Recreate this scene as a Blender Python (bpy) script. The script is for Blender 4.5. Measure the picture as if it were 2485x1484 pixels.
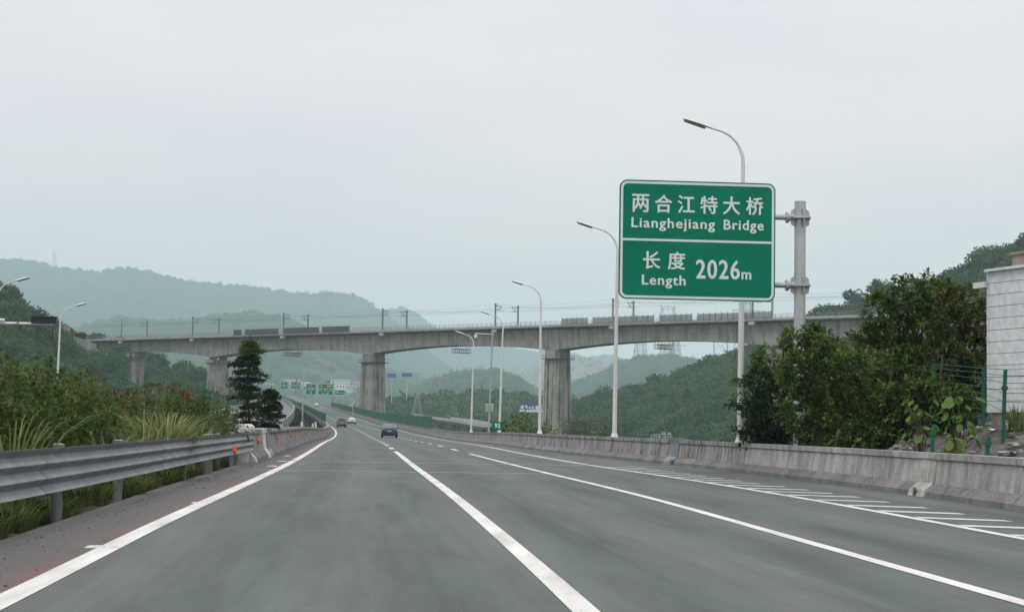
import bpy, math, random
import numpy as np
from mathutils import Matrix, Vector
random.seed(7); RNG = np.random.default_rng(7)
SC = bpy.context.scene; COL = SC.collection
for o in list(bpy.data.objects): bpy.data.objects.remove(o)

# ------------------------------------------------------------------ camera
PITCH = math.atan(288 / 4300); ROLL = math.radians(0.9); CAM_H = 1.3
cd = bpy.data.cameras.new('camera'); cam = bpy.data.objects.new('camera', cd); COL.objects.link(cam)
cd.sensor_width = 36; cd.lens = 36 * 4300 / 2485; cd.clip_start = 0.1; cd.clip_end = 20000
_f = Vector((0, math.cos(PITCH), math.sin(PITCH))); _u = Vector((0, -math.sin(PITCH), math.cos(PITCH))); _r = Vector((1, 0, 0))
_cr = _r * math.cos(ROLL) + _u * math.sin(ROLL); _cu = _u * math.cos(ROLL) - _r * math.sin(ROLL)
cam.matrix_world = Matrix(((_cr.x, _cu.x, -_f.x, 0), (_cr.y, _cu.y, -_f.y, 0), (_cr.z, _cu.z, -_f.z, CAM_H), (0, 0, 0, 1)))
SC.camera = cam
# ------------------------------------------------------------------ overcast sky, soft sun
SUN_EL, SUN_AZ = math.radians(58), math.radians(215)     # azimuth clockwise from +Y: behind the camera, a little left
w = bpy.data.worlds.new('World'); SC.world = w; w.use_nodes = True
nt = w.node_tree; nt.nodes.clear(); N = nt.nodes.new; LK = nt.links.new
out = N('ShaderNodeOutputWorld'); bg = N('ShaderNodeBackground'); bg.inputs['Strength'].default_value = 0.1
sky = N('ShaderNodeTexSky'); sky.sky_type = 'NISHITA'; sky.sun_disc = False; sky.sun_elevation = SUN_EL; sky.sun_rotation = SUN_AZ
sky.air_density = 1.6; sky.dust_density = 6.0; sky.ozone_density = 1.0
hs = N('ShaderNodeHueSaturation'); hs.inputs['Saturation'].default_value = 0.25
LK(sky.outputs['Color'], hs.inputs['Color'])
tc = N('ShaderNodeTexCoord'); sep = N('ShaderNodeSeparateXYZ'); LK(tc.outputs['Generated'], sep.inputs[0])
rp = N('ShaderNodeValToRGB'); el = rp.color_ramp.elements                # cloud deck: a little brighter towards the zenith
SKYLV = 1.035
def skc(r, g, b): return (r * SKYLV, g * SKYLV, b * SKYLV, 1)
el[0].position = 0.0; el[0].color = skc(.97, .825, .80)
e = el.new(0.07); e.color = skc(.95, .835, .825)
e = el.new(0.16); e.color = skc(.94, .85, .875)
e = el.new(0.26); e.color = skc(.94, .88, .92)
el[-1].position = 1.0; el[-1].color = skc(1.80, 1.78, 1.78)
LK(sep.outputs['Z'], rp.inputs[0])
mp = N('ShaderNodeMapping'); mp.inputs['Scale'].default_value = (2.2, 2.2, 7.0); LK(tc.outputs['Generated'], mp.inputs[0])
nz = N('ShaderNodeTexNoise'); nz.inputs['Scale'].default_value = 2.0; nz.inputs['Detail'].default_value = 4; LK(mp.outputs[0], nz.inputs['Vector'])
cr = N('ShaderNodeValToRGB'); cr.color_ramp.elements[0].position = .32; cr.color_ramp.elements[0].color = (.93, .94, .975, 1)
cr.color_ramp.elements[1].position = .68; cr.color_ramp.elements[1].color = (1.045, 1.045, 1.03, 1)
LK(nz.outputs['Fac'], cr.inputs[0])
mu = N('ShaderNodeMixRGB'); mu.blend_type = 'MULTIPLY'; mu.inputs[0].default_value = 1; LK(rp.outputs[0], mu.inputs[1]); LK(cr.outputs[0], mu.inputs[2])
x10 = N('ShaderNodeMixRGB'); x10.blend_type = 'MULTIPLY'; x10.inputs[0].default_value = 1; x10.inputs[2].default_value = (10, 10, 10, 1); LK(mu.outputs[0], x10.inputs[1])
mx = N('ShaderNodeMixRGB'); mx.inputs[0].default_value = 0.95; LK(hs.outputs[0], mx.inputs[1]); LK(x10.outputs[0], mx.inputs[2])
LK(mx.outputs[0], bg.inputs['Color']); LK(bg.outputs[0], out.inputs['Surface'])
sd = bpy.data.lights.new('sun', 'SUN'); sd.energy = 0.9; sd.angle = math.radians(25); sd.color = (1, .97, .93)
sun = bpy.data.objects.new('sun', sd); COL.objects.link(sun)
_sv = Vector((math.sin(SUN_AZ) * math.cos(SUN_EL), math.cos(SUN_AZ) * math.cos(SUN_EL), math.sin(SUN_EL)))
sun.rotation_euler = _sv.to_track_quat('Z', 'Y').to_euler()
vs = SC.view_settings; SC.display_settings.display_device = 'sRGB'; vs.view_transform = 'Standard'; vs.look = 'None'; vs.exposure = 0.0; vs.gamma = 1; vs.use_curve_mapping = False
SC.render.engine = 'CYCLES'; cy = SC.cycles
cy.max_bounces = 6; cy.diffuse_bounces = 3; cy.glossy_bounces = 2; cy.transmission_bounces = 3; cy.transparent_max_bounces = 8; cy.volume_bounces = 1
cy.use_denoising = True; cy.caustics_reflective = False; cy.caustics_refractive = False

# ------------------------------------------------------------------ helpers
def ray(x, y):      # direction of a spot of the photograph, per metre of depth (used to measure where things stand)
    u = (x - 1242.5) / 4300; v = (742 - y) / 4300
    a = u * math.cos(ROLL) - v * math.sin(ROLL); b = u * math.sin(ROLL) + v * math.cos(ROLL)
    Y = math.cos(PITCH) - b * math.sin(PITCH)
    return a / Y, (b * math.cos(PITCH) + math.sin(PITCH)) / Y
def at(x, y, Y):
    a, s = ray(x, y); return Vector((a * Y, Y, CAM_H + s * Y))
def tag(o, label=None, cat=None, group=None, kind=None):
    if label: o['label'] = label
    if cat: o['category'] = cat
    if group: o['group'] = group
    if kind: o['kind'] = kind
    return o
def thing(name, label, cat, loc=(0, 0, 0), rz=0.0, group=None):
    o = bpy.data.objects.new(name, None); COL.objects.link(o); o.location = loc; o.rotation_euler = (0, 0, rz); o.empty_display_size = .3
    return tag(o, label, cat, group)
def link(name, me, parent=None):
    o = bpy.data.objects.new(name, me); COL.objects.link(o)
    if parent is not None: o.parent = parent
    return o
def dup(root, loc=None, rz=None, label=None):
    r = root.copy(); COL.objects.link(r)
    if loc is not None: r.location = loc
    if rz is not None: r.rotation_euler = (0, 0, rz)
    if label: r['label'] = label
    for ch in list(root.children):
        c = ch.copy(); COL.objects.link(c); c.parent = r
        for g in list(ch.children):
            d = g.copy(); COL.objects.link(d); d.parent = c
    return r
class MB:
    def __init__(s): s.v = []; s.f = []; s.uv = None
    def add(s, vs, fs):
        b = len(s.v); s.v += [tuple(p) for p in vs]; s.f += [tuple(b + i for i in f) for f in fs]; return s
    def box(s, c, d, M=None, rz=0):
        x, y, z = (q / 2 for q in d); vs = [(i * x, j * y, k * z) for k in (-1, 1) for j in (-1, 1) for i in (-1, 1)]
        R = M if M is not None else Matrix.Rotation(rz, 3, 'Z'); c = Vector(c)
        return s.add([c + R @ Vector(p) for p in vs], [(0, 2, 3, 1), (4, 5, 7, 6), (0, 1, 5, 4), (2, 6, 7, 3), (0, 4, 6, 2), (1, 3, 7, 5)])
    def bar(s, a, b, w, h=None):
        a = Vector(a); b = Vector(b); d = b - a; L = d.length
        if L < 1e-6: return s
        q = d.to_track_quat('X', 'Z').to_matrix(); return s.box((a + b) / 2, (L, w, h or w), M=q)
    def tube(s, pts, r, n=8, cap=True):
        pts = [Vector(p) for p in pts]; rs = r if isinstance(r, (list, tuple)) else [r] * len(pts); vs = []; fs = []
        up = Vector((0, 0, 1)); prev = None
        for i, p in enumerate(pts):
            t = (pts[min(i + 1, len(pts) - 1)] - pts[max(i - 1, 0)]).normalized()
            if prev is None:
                ref = up if abs(t.z) < .95 else Vector((1, 0, 0)); a = t.cross(ref).normalized()
            else:
                a = (prev - t * prev.dot(t)).normalized()
            prev = a; b = t.cross(a)
            for k in range(n):
                th = 2 * math.pi * k / n; vs.append(p + (a * math.cos(th) + b * math.sin(th)) * rs[i])
        for i in range(len(pts) - 1):
            for k in range(n):
                k2 = (k + 1) % n; fs.append((i * n + k, i * n + k2, (i + 1) * n + k2, (i + 1) * n + k))
        if cap: fs.append(tuple(range(n - 1, -1, -1))); fs.append(tuple((len(pts) - 1) * n + k for k in range(n)))
        return s.add(vs, fs)
    def prism(s, poly, a, b):      # poly: list of (x,z); extruded along y from a to b
        n = len(poly); vs = [(p[0], a, p[1]) for p in poly] + [(p[0], b, p[1]) for p in poly]
        fs = [tuple(range(n - 1, -1, -1)), tuple(range(n, 2 * n))] + [(i, (i + 1) % n, n + (i + 1) % n, n + i) for i in range(n)]
        fs = [tuple(reversed(f)) for f in fs]
        return s.add(vs, fs)
    def loft(s, rings, closed=True, cap=True):
        n = len(rings[0]); vs = [p for r in rings for p in r]; fs = []
        for i in range(len(rings) - 1):
            for k in range(n if closed else n - 1):
                k2 = (k + 1) % n; fs.append((i * n + k, i * n + k2, (i + 1) * n + k2, (i + 1) * n + k))
        if cap and closed: fs.append(tuple(range(n - 1, -1, -1))); fs.append(tuple((len(rings) - 1) * n + k for k in range(n)))
        return s.add(vs, fs)
    def mesh(s, name, mat, smooth=False, off=None):
        me = bpy.data.meshes.new(name); vs = s.v
        if off is not None: vs = [(p[0] - off[0], p[1] - off[1], p[2] - off[2]) for p in vs]
        me.from_pydata(vs, [], s.f)
        if s.uv is not None:
            l = me.uv_layers.new(name='UVMap'); idx = np.empty(len(me.loops), np.int32); me.loops.foreach_get('vertex_index', idx)
            l.data.foreach_set('uv', np.asarray(s.uv, np.float32)[idx].ravel())
        if mat: me.materials.append(mat)
        if smooth:
            me.polygons.foreach_set('use_smooth', [True] * len(me.polygons))
            if hasattr(me, 'set_sharp_from_angle'): me.set_sharp_from_angle(angle=math.radians(40))
        me.update(); return me
    def build(s, name, mat, parent=None, smooth=False, world=False, bevel=0):
        off = parent.location if (world and parent is not None) else None
        o = link(name, s.mesh(name, mat, smooth, off), parent)
        if bevel:
            m = o.modifiers.new('bevel', 'BEVEL'); m.width = bevel; m.segments = 2; m.limit_method = 'ANGLE'
        return o
def fix_normals(o):
    import bmesh
    bm = bmesh.new(); bm.from_mesh(o.data); bmesh.ops.recalc_face_normals(bm, faces=bm.faces); bm.to_mesh(o.data); bm.free(); return o
def pchip(kx, ky):
    x = np.array(kx, float); y = np.array(ky, float); h = np.diff(x); dl = np.diff(y) / h; m = np.zeros(len(x))
    m[0] = dl[0]; m[-1] = dl[-1]
    for i in range(1, len(x) - 1):
        m[i] = 0 if dl[i - 1] * dl[i] <= 0 else (h[i] + h[i - 1]) * 3 / ((2 * h[i] + h[i - 1]) / dl[i - 1] + (h[i] + 2 * h[i - 1]) / dl[i])
    def f(q):
        q = np.asarray(q, float); i = np.clip(np.searchsorted(x, q) - 1, 0, len(x) - 2); t = (q - x[i]) / h[i]
        c = np.clip(t, 0, 1)
        v = (2 * c**3 - 3 * c**2 + 1) * y[i] + (c**3 - 2 * c**2 + c) * h[i] * m[i] + (-2 * c**3 + 3 * c**2) * y[i + 1] + (c**3 - c**2) * h[i] * m[i + 1]
        return v + np.where(t > 1, (t - 1) * h[i] * m[i + 1], 0) + np.where(t < 0, t * h[i] * m[i], 0)
    return f
def soft(f, k=.07):
    return lambda Y: sum(f(np.asarray(Y, float) + np.maximum(np.abs(Y), 6) * k * d) * g for d, g in ((-2, .1), (-1, .22), (0, .36), (1, .22), (2, .1)))

# ------------------------------------------------------------------ materials
def mat(name, col, rough=.7, metal=0, spec=.3):
    m = bpy.data.materials.new(name); m.use_nodes = True; b = m.node_tree.nodes['Principled BSDF']
    b.inputs['Base Color'].default_value = (*col, 1); b.inputs['Roughness'].default_value = rough; b.inputs['Metallic'].default_value = metal
    b.inputs['Specular IOR Level'].default_value = spec; m['b'] = 1; return m
class NT:
    def __init__(s, m): s.t = m.node_tree; s.b = s.t.nodes.get('Principled BSDF')
    def n(s, t, **kw):
        q = s.t.nodes.new('ShaderNode' + t)
        for k, v in kw.items(): setattr(q, k, v)
        return q
    def l(s, a, b): s.t.links.new(a, b)
    def pos(s, scale=(1, 1, 1), rot=(0, 0, 0), src='pos'):
        g = s.n('NewGeometry').outputs['Position'] if src == 'pos' else s.n('TexCoord').outputs[src]
        m = s.n('Mapping'); m.inputs['Scale'].default_value = scale; m.inputs['Rotation'].default_value = rot; s.l(g, m.inputs[0]); return m.outputs[0]
    def noise(s, vec, scale=1, detail=4, rough=.55):
        q = s.n('TexNoise'); q.inputs['Scale'].default_value = scale; q.inputs['Detail'].default_value = detail; q.inputs['Roughness'].default_value = rough; s.l(vec, q.inputs['Vector']); return q.outputs['Fac']
    def ramp(s, fac, stops):
        q = s.n('ValToRGB'); e = q.color_ramp.elements
        while len(e) < len(stops): e.new(.5)
        for k, (p, c) in zip(e, stops): k.position = p; k.color = (*c, 1) if len(c) == 3 else c
        s.l(fac, q.inputs[0]); return q.outputs[0]
    def mix(s, fac, a, b, mode='MIX'):
        q = s.n('MixRGB', blend_type=mode)
        for k, v in ((0, fac), (1, a), (2, b)):
            if isinstance(v, (int, float)): q.inputs[k].default_value = v
            elif isinstance(v, tuple): q.inputs[k].default_value = (*v, 1)
            else: s.l(v, q.inputs[k])
        return q.outputs[0]
    def math(s, op, a, b=0.0, c=None):
        q = s.n('Math', operation=op)
        for k, v in ((0, a), (1, b)) + (((2, c),) if c is not None else ()):
            if isinstance(v, (int, float)): q.inputs[k].default_value = v
            else: s.l(v, q.inputs[k])
        return q.outputs[0]
    def col(s, c): s.l(c, s.b.inputs['Base Color'])
    def bump(s, h, strength=.3, dist=.02):
        q = s.n('Bump'); q.inputs['Strength'].default_value = strength; q.inputs['Distance'].default_value = dist; s.l(h, q.inputs['Height']); s.l(q.outputs[0], s.b.inputs['Normal'])
def concrete(name, c0, c1, stain, sc, streak=1.0, bump=.3, along=0.0):
    """grey concrete: cloudy tone, dark vertical run-off streaks of uneven length, fine grain"""
    m = mat(name, c0, .85, 0, .2); t = NT(m)
    base = t.ramp(t.noise(t.pos((sc * .6,) * 3), 1, 5), [(.3, c0), (.7, c1)])
    r = (0, 0, along)
    s1 = t.noise(t.pos((sc * 2.4, sc * 2.4, sc * .10), r), 1, 4, .65); s2 = t.noise(t.pos((sc * .5,) * 3), 1.3, 3)
    k = t.ramp(t.math('ADD', s1, t.math('MULTIPLY', s2, .45)), [(.68, (0, 0, 0)), (.90, (1, 1, 1))])
    c = t.mix(t.math('MULTIPLY', k, .75 * streak), base, stain)
    g = t.noise(t.pos((sc * 9,) * 3), 1, 3); c = t.mix(.35, c, t.ramp(g, [(.3, (.55,) * 3), (.7, (1.25,) * 3)]), 'MULTIPLY')
    t.col(c); t.bump(g, bump, .01); return m
M = {}
M['barrier'] = concrete('barrier_concrete', (.25, .26, .25), (.46, .47, .455), (.11, .105, .095), 1.1, .8)
M['barrier_dirty'] = concrete('barrier_concrete_dirty', (.22, .225, .21), (.33, .335, .315), (.055, .05, .042), 1.6, 1.15)
M['barrier_pale'] = concrete('barrier_concrete_pale', (.36, .36, .34), (.50, .50, .47), (.12, .11, .09), 1.6, 1.0)
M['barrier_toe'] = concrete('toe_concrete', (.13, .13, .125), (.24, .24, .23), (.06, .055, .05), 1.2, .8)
M['bridge'] = concrete('bridge_concrete', (.26, .272, .25), (.365, .372, .34), (.10, .095, .083), .34, .8, .1, math.radians(40))
M['pier'] = concrete('pier_concrete', (.25, .25, .225), (.36, .35, .31), (.045, .04, .035), .30, 1.25, .1, math.radians(40))
M['slab'] = concrete('slab_concrete', (.36, .37, .36), (.46, .47, .45), (.15, .15, .14), .5, .6, .1)
M['cwhite'] = concrete('white_painted_concrete', (.55, .54, .50), (.68, .67, .63), (.3, .28, .24), 2, .6)
M['wallgrey'] = concrete('wall_concrete', (.20, .20, .19), (.30, .30, .28), (.10, .10, .09), .3, .8)
def simple_var(name, a, b, scale, rough=.6, metal=0, spec=.3, vec=(1, 1, 1), bump=0, detail=4):
    m = mat(name, a, rough, metal, spec); t = NT(m); n = t.noise(t.pos(vec), scale, detail); t.col(t.ramp(n, [(.32, a), (.68, b)]))
    if bump: t.bump(n, bump, .02)
    return m
M['galv'] = simple_var('galvanised_steel', (.33, .37, .37), (.46, .50, .495), 6, .48, .35, .4, (1, 1, .4))
M['rail'] = simple_var('guard_rail_steel', (.125, .150, .155), (.235, .265, .265), 1.4, .5, .3, .4, (1, 1, .7))
M['white_pole'] = simple_var('white_pole_paint', (.55, .55, .53), (.66, .66, .63), 3, .45, 0, .4, (1, 1, .3))
M['grey_pole'] = simple_var('grey_pole_paint', (.30, .34, .33), (.38, .42, .41), 3, .5, .1, .3, (1, 1, .3))
M['lens'] = mat('lamp_lens', (.06, .07, .08), .25, 0, .5)
M['black'] = mat('black_plastic', (.015, .016, .02), .5)
M['dark_steel'] = simple_var('dark_steel', (.07, .08, .075), (.12, .13, .12), 2, .6, .2)
M['mast'] = simple_var('mast_steel', (.16, .18, .18), (.24, .26, .255), .5, .6, .3)
M['pylon'] = mat('pylon_steel', (.30, .33, .33), .6, .4)
M['wire'] = mat('wire_metal', (.05, .05, .055), .6)
M['green_sign'] = simple_var('sign_green', (.0, .150, .092), (.0, .182, .112), 1.3, .5, 0, .12)
M['sign_white'] = simple_var('sign_white', (.56, .66, .63), (.63, .72, .69), 4, .5, 0, .3)
M['sign_red'] = mat('sign_red', (.45, .02, .03), .5); M['sign_black'] = mat('sign_black', (.03, .04, .04), .6)
M['sign_back'] = mat('sign_back', (.35, .38, .38), .5, .5)
M['sign_blue'] = simple_var('billboard_blue', (.02, .07, .30), (.03, .10, .36), .4, .45)
M['board_white'] = mat('billboard_white', (.72, .75, .75), .6); M['pink'] = mat('billboard_pink', (.65, .42, .46), .6)
M['orange'] = mat('orange_reflector', (.75, .16, .02), .35)
M['paint_line'] = None
M['panel_green'] = simple_var('noise_panel_green', (.008, .085, .050), (.012, .115, .068), .25, .5, 0, .3)
M['screen'] = mat('screen_mesh', (.20, .22, .22), .6, .3)
M['fence_green'] = simple_var('fence_green', (.008, .085, .06), (.014, .115, .08), 5, .5)
M['bld_white'] = concrete('white_cladding', (.58, .62, .63), (.64, .68, .685), (.46, .48, .47), .6, .35, .0)
M['trim'] = mat('joint_dark', (.12, .12, .12), .8)
M['brown_render'] = concrete('brown_render', (.26, .20, .15), (.36, .29, .22), (.12, .09, .07), 2)
M['brick'] = concrete('red_brick', (.30, .09, .06), (.38, .13, .09), (.15, .06, .05), 3)
M['bark'] = simple_var('bark', (.05, .04, .03), (.11, .09, .07), 6, .9, 0, .1, (1, 1, .25), .4)
M['tyre'] = mat('tyre', (.012, .012, .013), .8); M['rim'] = mat('rim', (.35, .35, .36), .35, .8)
M['glass'] = mat('car_glass', (.02, .028, .032), .08, 0, .6); M['tail'] = mat('tail_lamp', (.16, .012, .012), .2); M['chrome'] = mat('bright_trim', (.5, .5, .5), .25, .9)
M['plate_green'] = mat('plate_green', (.10, .48, .25), .5); M['plate_blue'] = mat('plate_blue', (.02, .08, .40), .5)
def paint(name, c):
    m = mat(name, c, .32, .15, .5); m.node_tree.nodes['Principled BSDF'].inputs['Coat Weight'].default_value = .6; return m
M['car_blue'] = paint('blue_paint', (.007, .020, .075)); M['car_orange'] = paint('bronze_paint', (.20, .085, .022)); M['car_white'] = paint('white_paint', (.72, .74, .74))
# worn white road paint
m = mat('road_paint', (.66, .66, .62), .6, 0, .3); t = NT(m); M['paint_line'] = m
c = t.ramp(t.noise(t.pos((2.5, .35, 1)), 1.2, 5), [(.30, (.44, .435, .41)), (.62, (.66, .655, .62))])
k = t.ramp(t.noise(t.pos((22, 5, 1)), 1, 5, .7), [(.30, (1, 1, 1)), (.40, (0, 0, 0))])
c = t.mix(t.math('MULTIPLY', k, .5), c, (.20, .20, .19))
t.col(c); t.bump(t.noise(t.pos((30, 30, 1)), 1, 3), .2, .004)
m = mat('faded_road_paint', (.5, .5, .48), .7, 0, .3); t = NT(m); M['paint_faded'] = m
t.col(t.ramp(t.noise(t.pos((3, 3, 1)), 1.3, 6, .7), [(.26, (.22, .225, .22)), (.45, (.50, .50, .48)), (.75, (.64, .64, .61))]))
# asphalt: uv = (metres right of the left edge line, metres along)
m = mat('asphalt', (.11, .12, .115), .82, 0, .28); t = NT(m); M['asphalt'] = m
uvn = t.n('UVMap').outputs[0]
def uvm(sx, sy):
    q = t.n('Mapping'); q.inputs['Scale'].default_value = (sx, sy, 1); t.l(uvn, q.inputs[0]); return q.outputs[0]
sx_ = t.n('SeparateXYZ'); t.l(uvn, sx_.inputs[0]); U = sx_.outputs[0]; V = sx_.outputs[1]
base = t.ramp(t.noise(uvm(.55, .07), 1, 6, .6), [(.25, (.054, .069, .063)), (.75, (.100, .121, .112))])
streak = t.ramp(t.noise(uvm(5.5, .10), 1, 4, .6), [(.3, (.84, .84, .84)), (.7, (1.12, 1.12, 1.12))])
c = t.mix(.8, base, streak, 'MULTIPLY')
blot = t.ramp(t.noise(uvm(.42, .16), 1.1, 4, .6), [(.56, (0, 0, 0)), (.74, (1, 1, 1))]); c = t.mix(t.math('MULTIPLY', blot, .6), c, (.058, .066, .064)); blot2 = t.ramp(t.noise(uvm(1.9, .16), 1.3, 5, .7), [(.35, (.80,) * 3), (.65, (1.16,) * 3)]); c = t.mix(.8, c, blot2, 'MULTIPLY')
grain = t.noise(uvm(60, 30), 1, 3, .7); c = t.mix(.55, c, t.ramp(grain, [(.38, (.66, .66, .66)), (.62, (1.34, 1.34, 1.34))]), 'MULTIPLY')
# wheel tracks worn a little lighter
wv = t.math('SINE', t.math('MULTIPLY', U, 3.45)); c = t.mix(t.math('MULTIPLY', t.math('ADD', wv, 1.0), .06), c, (.22, .235, .225))
# red dust swept against the left edge line and onto the shoulder
mr = t.n('MapRange'); mr.inputs['From Min'].default_value = .02; mr.inputs['From Max'].default_value = -.35; mr.clamp = True; t.l(U, mr.inputs[0])
sh = t.mix(t.noise(uvm(1.6, .5), 1, 4), (.082, .078, .077), (.118, .106, .103)); c2 = t.mix(t.ramp(grain, [(.35, (0,) * 3), (.65, (.35,) * 3)]), sh, (.09, .085, .085))
c = t.mix(mr.outputs[0], c, c2)
mr2 = t.n('MapRange'); mr2.inputs['From Min'].default_value = -.50; mr2.inputs['From Max'].default_value = -.12; t.l(U, mr2.inputs[0])
mr3 = t.n('MapRange'); mr3.inputs['From Min'].default_value = .16; mr3.inputs['From Max'].default_value = -.05; t.l(U, mr3.inputs[0])
rd = t.math('MULTIPLY', t.math('MULTIPLY', mr2.outputs[0], mr3.outputs[0]), t.ramp(t.noise(uvm(2.2, .45), 1, 5, .65), [(.36, (0,) * 3), (.62, (1,) * 3)]))
c = t.mix(t.math('MULTIPLY', rd, .62), c, (.20, .085, .068))
# a few red scuffs in the lane close to the camera
spot = t.ramp(t.noise(uvm(2.6, 1.5), 1, 5, .6), [(.66, (0,) * 3), (.74, (1,) * 3)])
mr4 = t.n('MapRange'); mr4.inputs['From Min'].default_value = 17; mr4.inputs['From Max'].default_value = 13; t.l(V, mr4.inputs[0])
c = t.mix(t.math('MULTIPLY', t.math('MULTIPLY', spot, mr4.outputs[0]), .5), c, (.28, .10, .08))
t.col(c); t.bump(grain, .35, .006)
M['asphalt_far'] = simple_var('asphalt_other_road', (.12, .13, .13), (.17, .18, .178), .2, .85)
# soil, slopes
def soil(name, a, b, c3, sc):
    m = mat(name, a, .95, 0, .1); t = NT(m); n = t.noise(t.pos((sc,) * 3), 1, 6, .65)
    t.col(t.ramp(n, [(.3, a), (.5, b), (.72, c3)])); t.bump(n, .5, .1); return m
M['valley'] = soil('valley_ground', (.018, .035, .015), (.035, .06, .022), (.10, .10, .07), .02)
M['hill'] = soil('hill_ground', (.014, .028, .011), (.026, .045, .016), (.05, .065, .03), .05)
M['bare'] = soil('bare_hill_ground', (.09, .088, .07), (.15, .14, .12), (.19, .175, .155), .012)
M['verge'] = soil('verge_soil', (.020, .022, .012), (.045, .042, .026), (.085, .07, .05), 1.2)
M['rubble_soil'] = soil('rubble_soil', (.05, .048, .045), (.085, .08, .075), (.15, .135, .12), 2.2)
M['stone'] = soil('stone', (.10, .10, .095), (.2, .195, .185), (.35, .34, .32), 3)
def leafmat(name, cols, transl=.3, rnd=True, rough=.55):
    m = bpy.data.materials.new(name); m.use_nodes = True; t = NT(m); t.t.nodes.remove(t.b)
    at_ = t.n('Attribute'); at_.attribute_name = 'tone'; f = at_.outputs['Fac']
    if rnd:
        oi = t.n('ObjectInfo'); f = t.math('ADD', t.math('MULTIPLY', f, .32), t.math('MULTIPLY', oi.outputs['Random'], .68))
    n = len(cols); c = t.ramp(f, [(i / (n - 1), q) for i, q in enumerate(cols)])
    d = t.n('BsdfDiffuse'); d2 = t.n('BsdfTranslucent'); g = t.n('BsdfGlossy'); g.inputs['Roughness'].default_value = rough
    t.l(c, d.inputs['Color']); t.l(c, d2.inputs['Color'])
    a = t.n('MixShader'); a.inputs[0].default_value = transl; t.l(d.outputs[0], a.inputs[1]); t.l(d2.outputs[0], a.inputs[2])
    b = t.n('MixShader'); b.inputs[0].default_value = .018; t.l(a.outputs[0], b.inputs[1]); t.l(g.outputs[0], b.inputs[2])
    t.l(b.outputs[0], t.t.nodes['Material Output'].inputs['Surface']); return m
M['leaf_forest'] = leafmat('forest_leaf', [(.008, .038, .015), (.013, .058, .018), (.026, .094, .022), (.058, .135, .026), (.088, .120, .030), (.085, .072, .034)])
M['leaf_hedge'] = leafmat('hedge_leaf', [(.020, .044, .012), (.040, .076, .018), (.068, .112, .025), (.108, .152, .035), (.16, .185, .05)], .38, False)
M['leaf_tree'] = leafmat('tree_leaf', [(.022, .052, .014), (.043, .092, .021), (.074, .136, .028), (.118, .180, .038), (.175, .195, .044)], .40, False)
M['leaf_dark'] = leafmat('dark_leaf', [(.010, .028, .012), (.016, .042, .014), (.026, .058, .018), (.042, .058, .018)], .22, False)
M['leaf_fresh'] = leafmat('fresh_leaf', [(.05, .10, .025), (.09, .15, .04), (.14, .20, .06)], .35, False)
M['leaf_red'] = leafmat('red_leaf', [(.12, .028, .018), (.19, .045, .026), (.15, .07, .03)], .3, False)
M['leaf_big'] = leafmat('broad_leaf', [(.05, .11, .02), (.09, .17, .03), (.15, .22, .05)], .35, False)
M['grass'] = leafmat('grass_blade', [(.05, .078, .022), (.11, .155, .045), (.20, .24, .09), (.34, .32, .17)], .35, False)
M['stem'] = simple_var('green_stem', (.05, .055, .03), (.09, .09, .05), 5, .8)

# ------------------------------------------------------------------ leaf geometry
def leaf_mesh(name, P, D, Nn, L, W, tone, material, quad=False):
    """many small folded leaves: base P, axis D, up hint Nn, length L, width W"""
    n = len(P); D = D / np.maximum(np.linalg.norm(D, axis=1, keepdims=True), 1e-6); S = np.cross(D, Nn); S /= np.maximum(np.linalg.norm(S, axis=1, keepdims=True), 1e-6); U = np.cross(S, D)
    L = np.broadcast_to(L, (n,))[:, None]; W = np.broadcast_to(W, (n,))[:, None]
    v = np.empty((n, 4, 3)); mid = P + D * L * .45
    v[:, 0] = P; v[:, 1] = mid + S * W * .5 + U * W * .12; v[:, 2] = P + D * L - U * L * .10; v[:, 3] = mid - S * W * .5 + U * W * .12
    b = np.arange(n)[:, None] * 4
    tri = np.concatenate([b + np.array([[0, 1, 2]]), b + np.array([[0, 2, 3]])], 1).reshape(-1)
    me = bpy.data.meshes.new(name); me.vertices.add(n * 4); me.vertices.foreach_set('co', v.reshape(-1).astype(np.float32))
    nf = 2 * n; me.loops.add(nf * 3); me.polygons.add(nf)
    me.polygons.foreach_set('loop_start', np.arange(nf, dtype=np.int32) * 3); me.loops.foreach_set('vertex_index', tri.astype(np.int32))
    a = me.attributes.new('tone', 'FLOAT', 'POINT'); a.data.foreach_set('value', np.repeat(np.clip(tone, 0, 1), 4).astype(np.float32))
    me.materials.append(material); me.update(calc_edges=True); return me
def rdir(n):
    v = RNG.normal(size=(n, 3)); return v / np.linalg.norm(v, axis=1, keepdims=True)
def clusters(C, R, per, L, W, droop=.3, out=None):
    """leaf rosettes at points C with radius R; returns arrays for leaf_mesh"""
    k = len(C); n = k * per; c = np.repeat(C, per, 0); r = np.repeat(np.broadcast_to(R, (k,)), per)[:, None]
    d = rdir(n); d[:, 2] = d[:, 2] * .75 + .15
    if out is not None: d = d + np.repeat(out, per, 0) * .7
    p = c + rdir(n) * r * RNG.random((n, 1)) ** .5; d[:, 2] -= droop * RNG.random(n)
    nn = rdir(n) * .5 + np.array([0, 0, 1.0]); ll = L * RNG.uniform(.65, 1.3, n); ww = W * RNG.uniform(.7, 1.25, n)
    tone = np.repeat(RNG.random(k), per) * .6 + RNG.random(n) * .4
    return p, d, nn, ll, ww, tone
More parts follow.
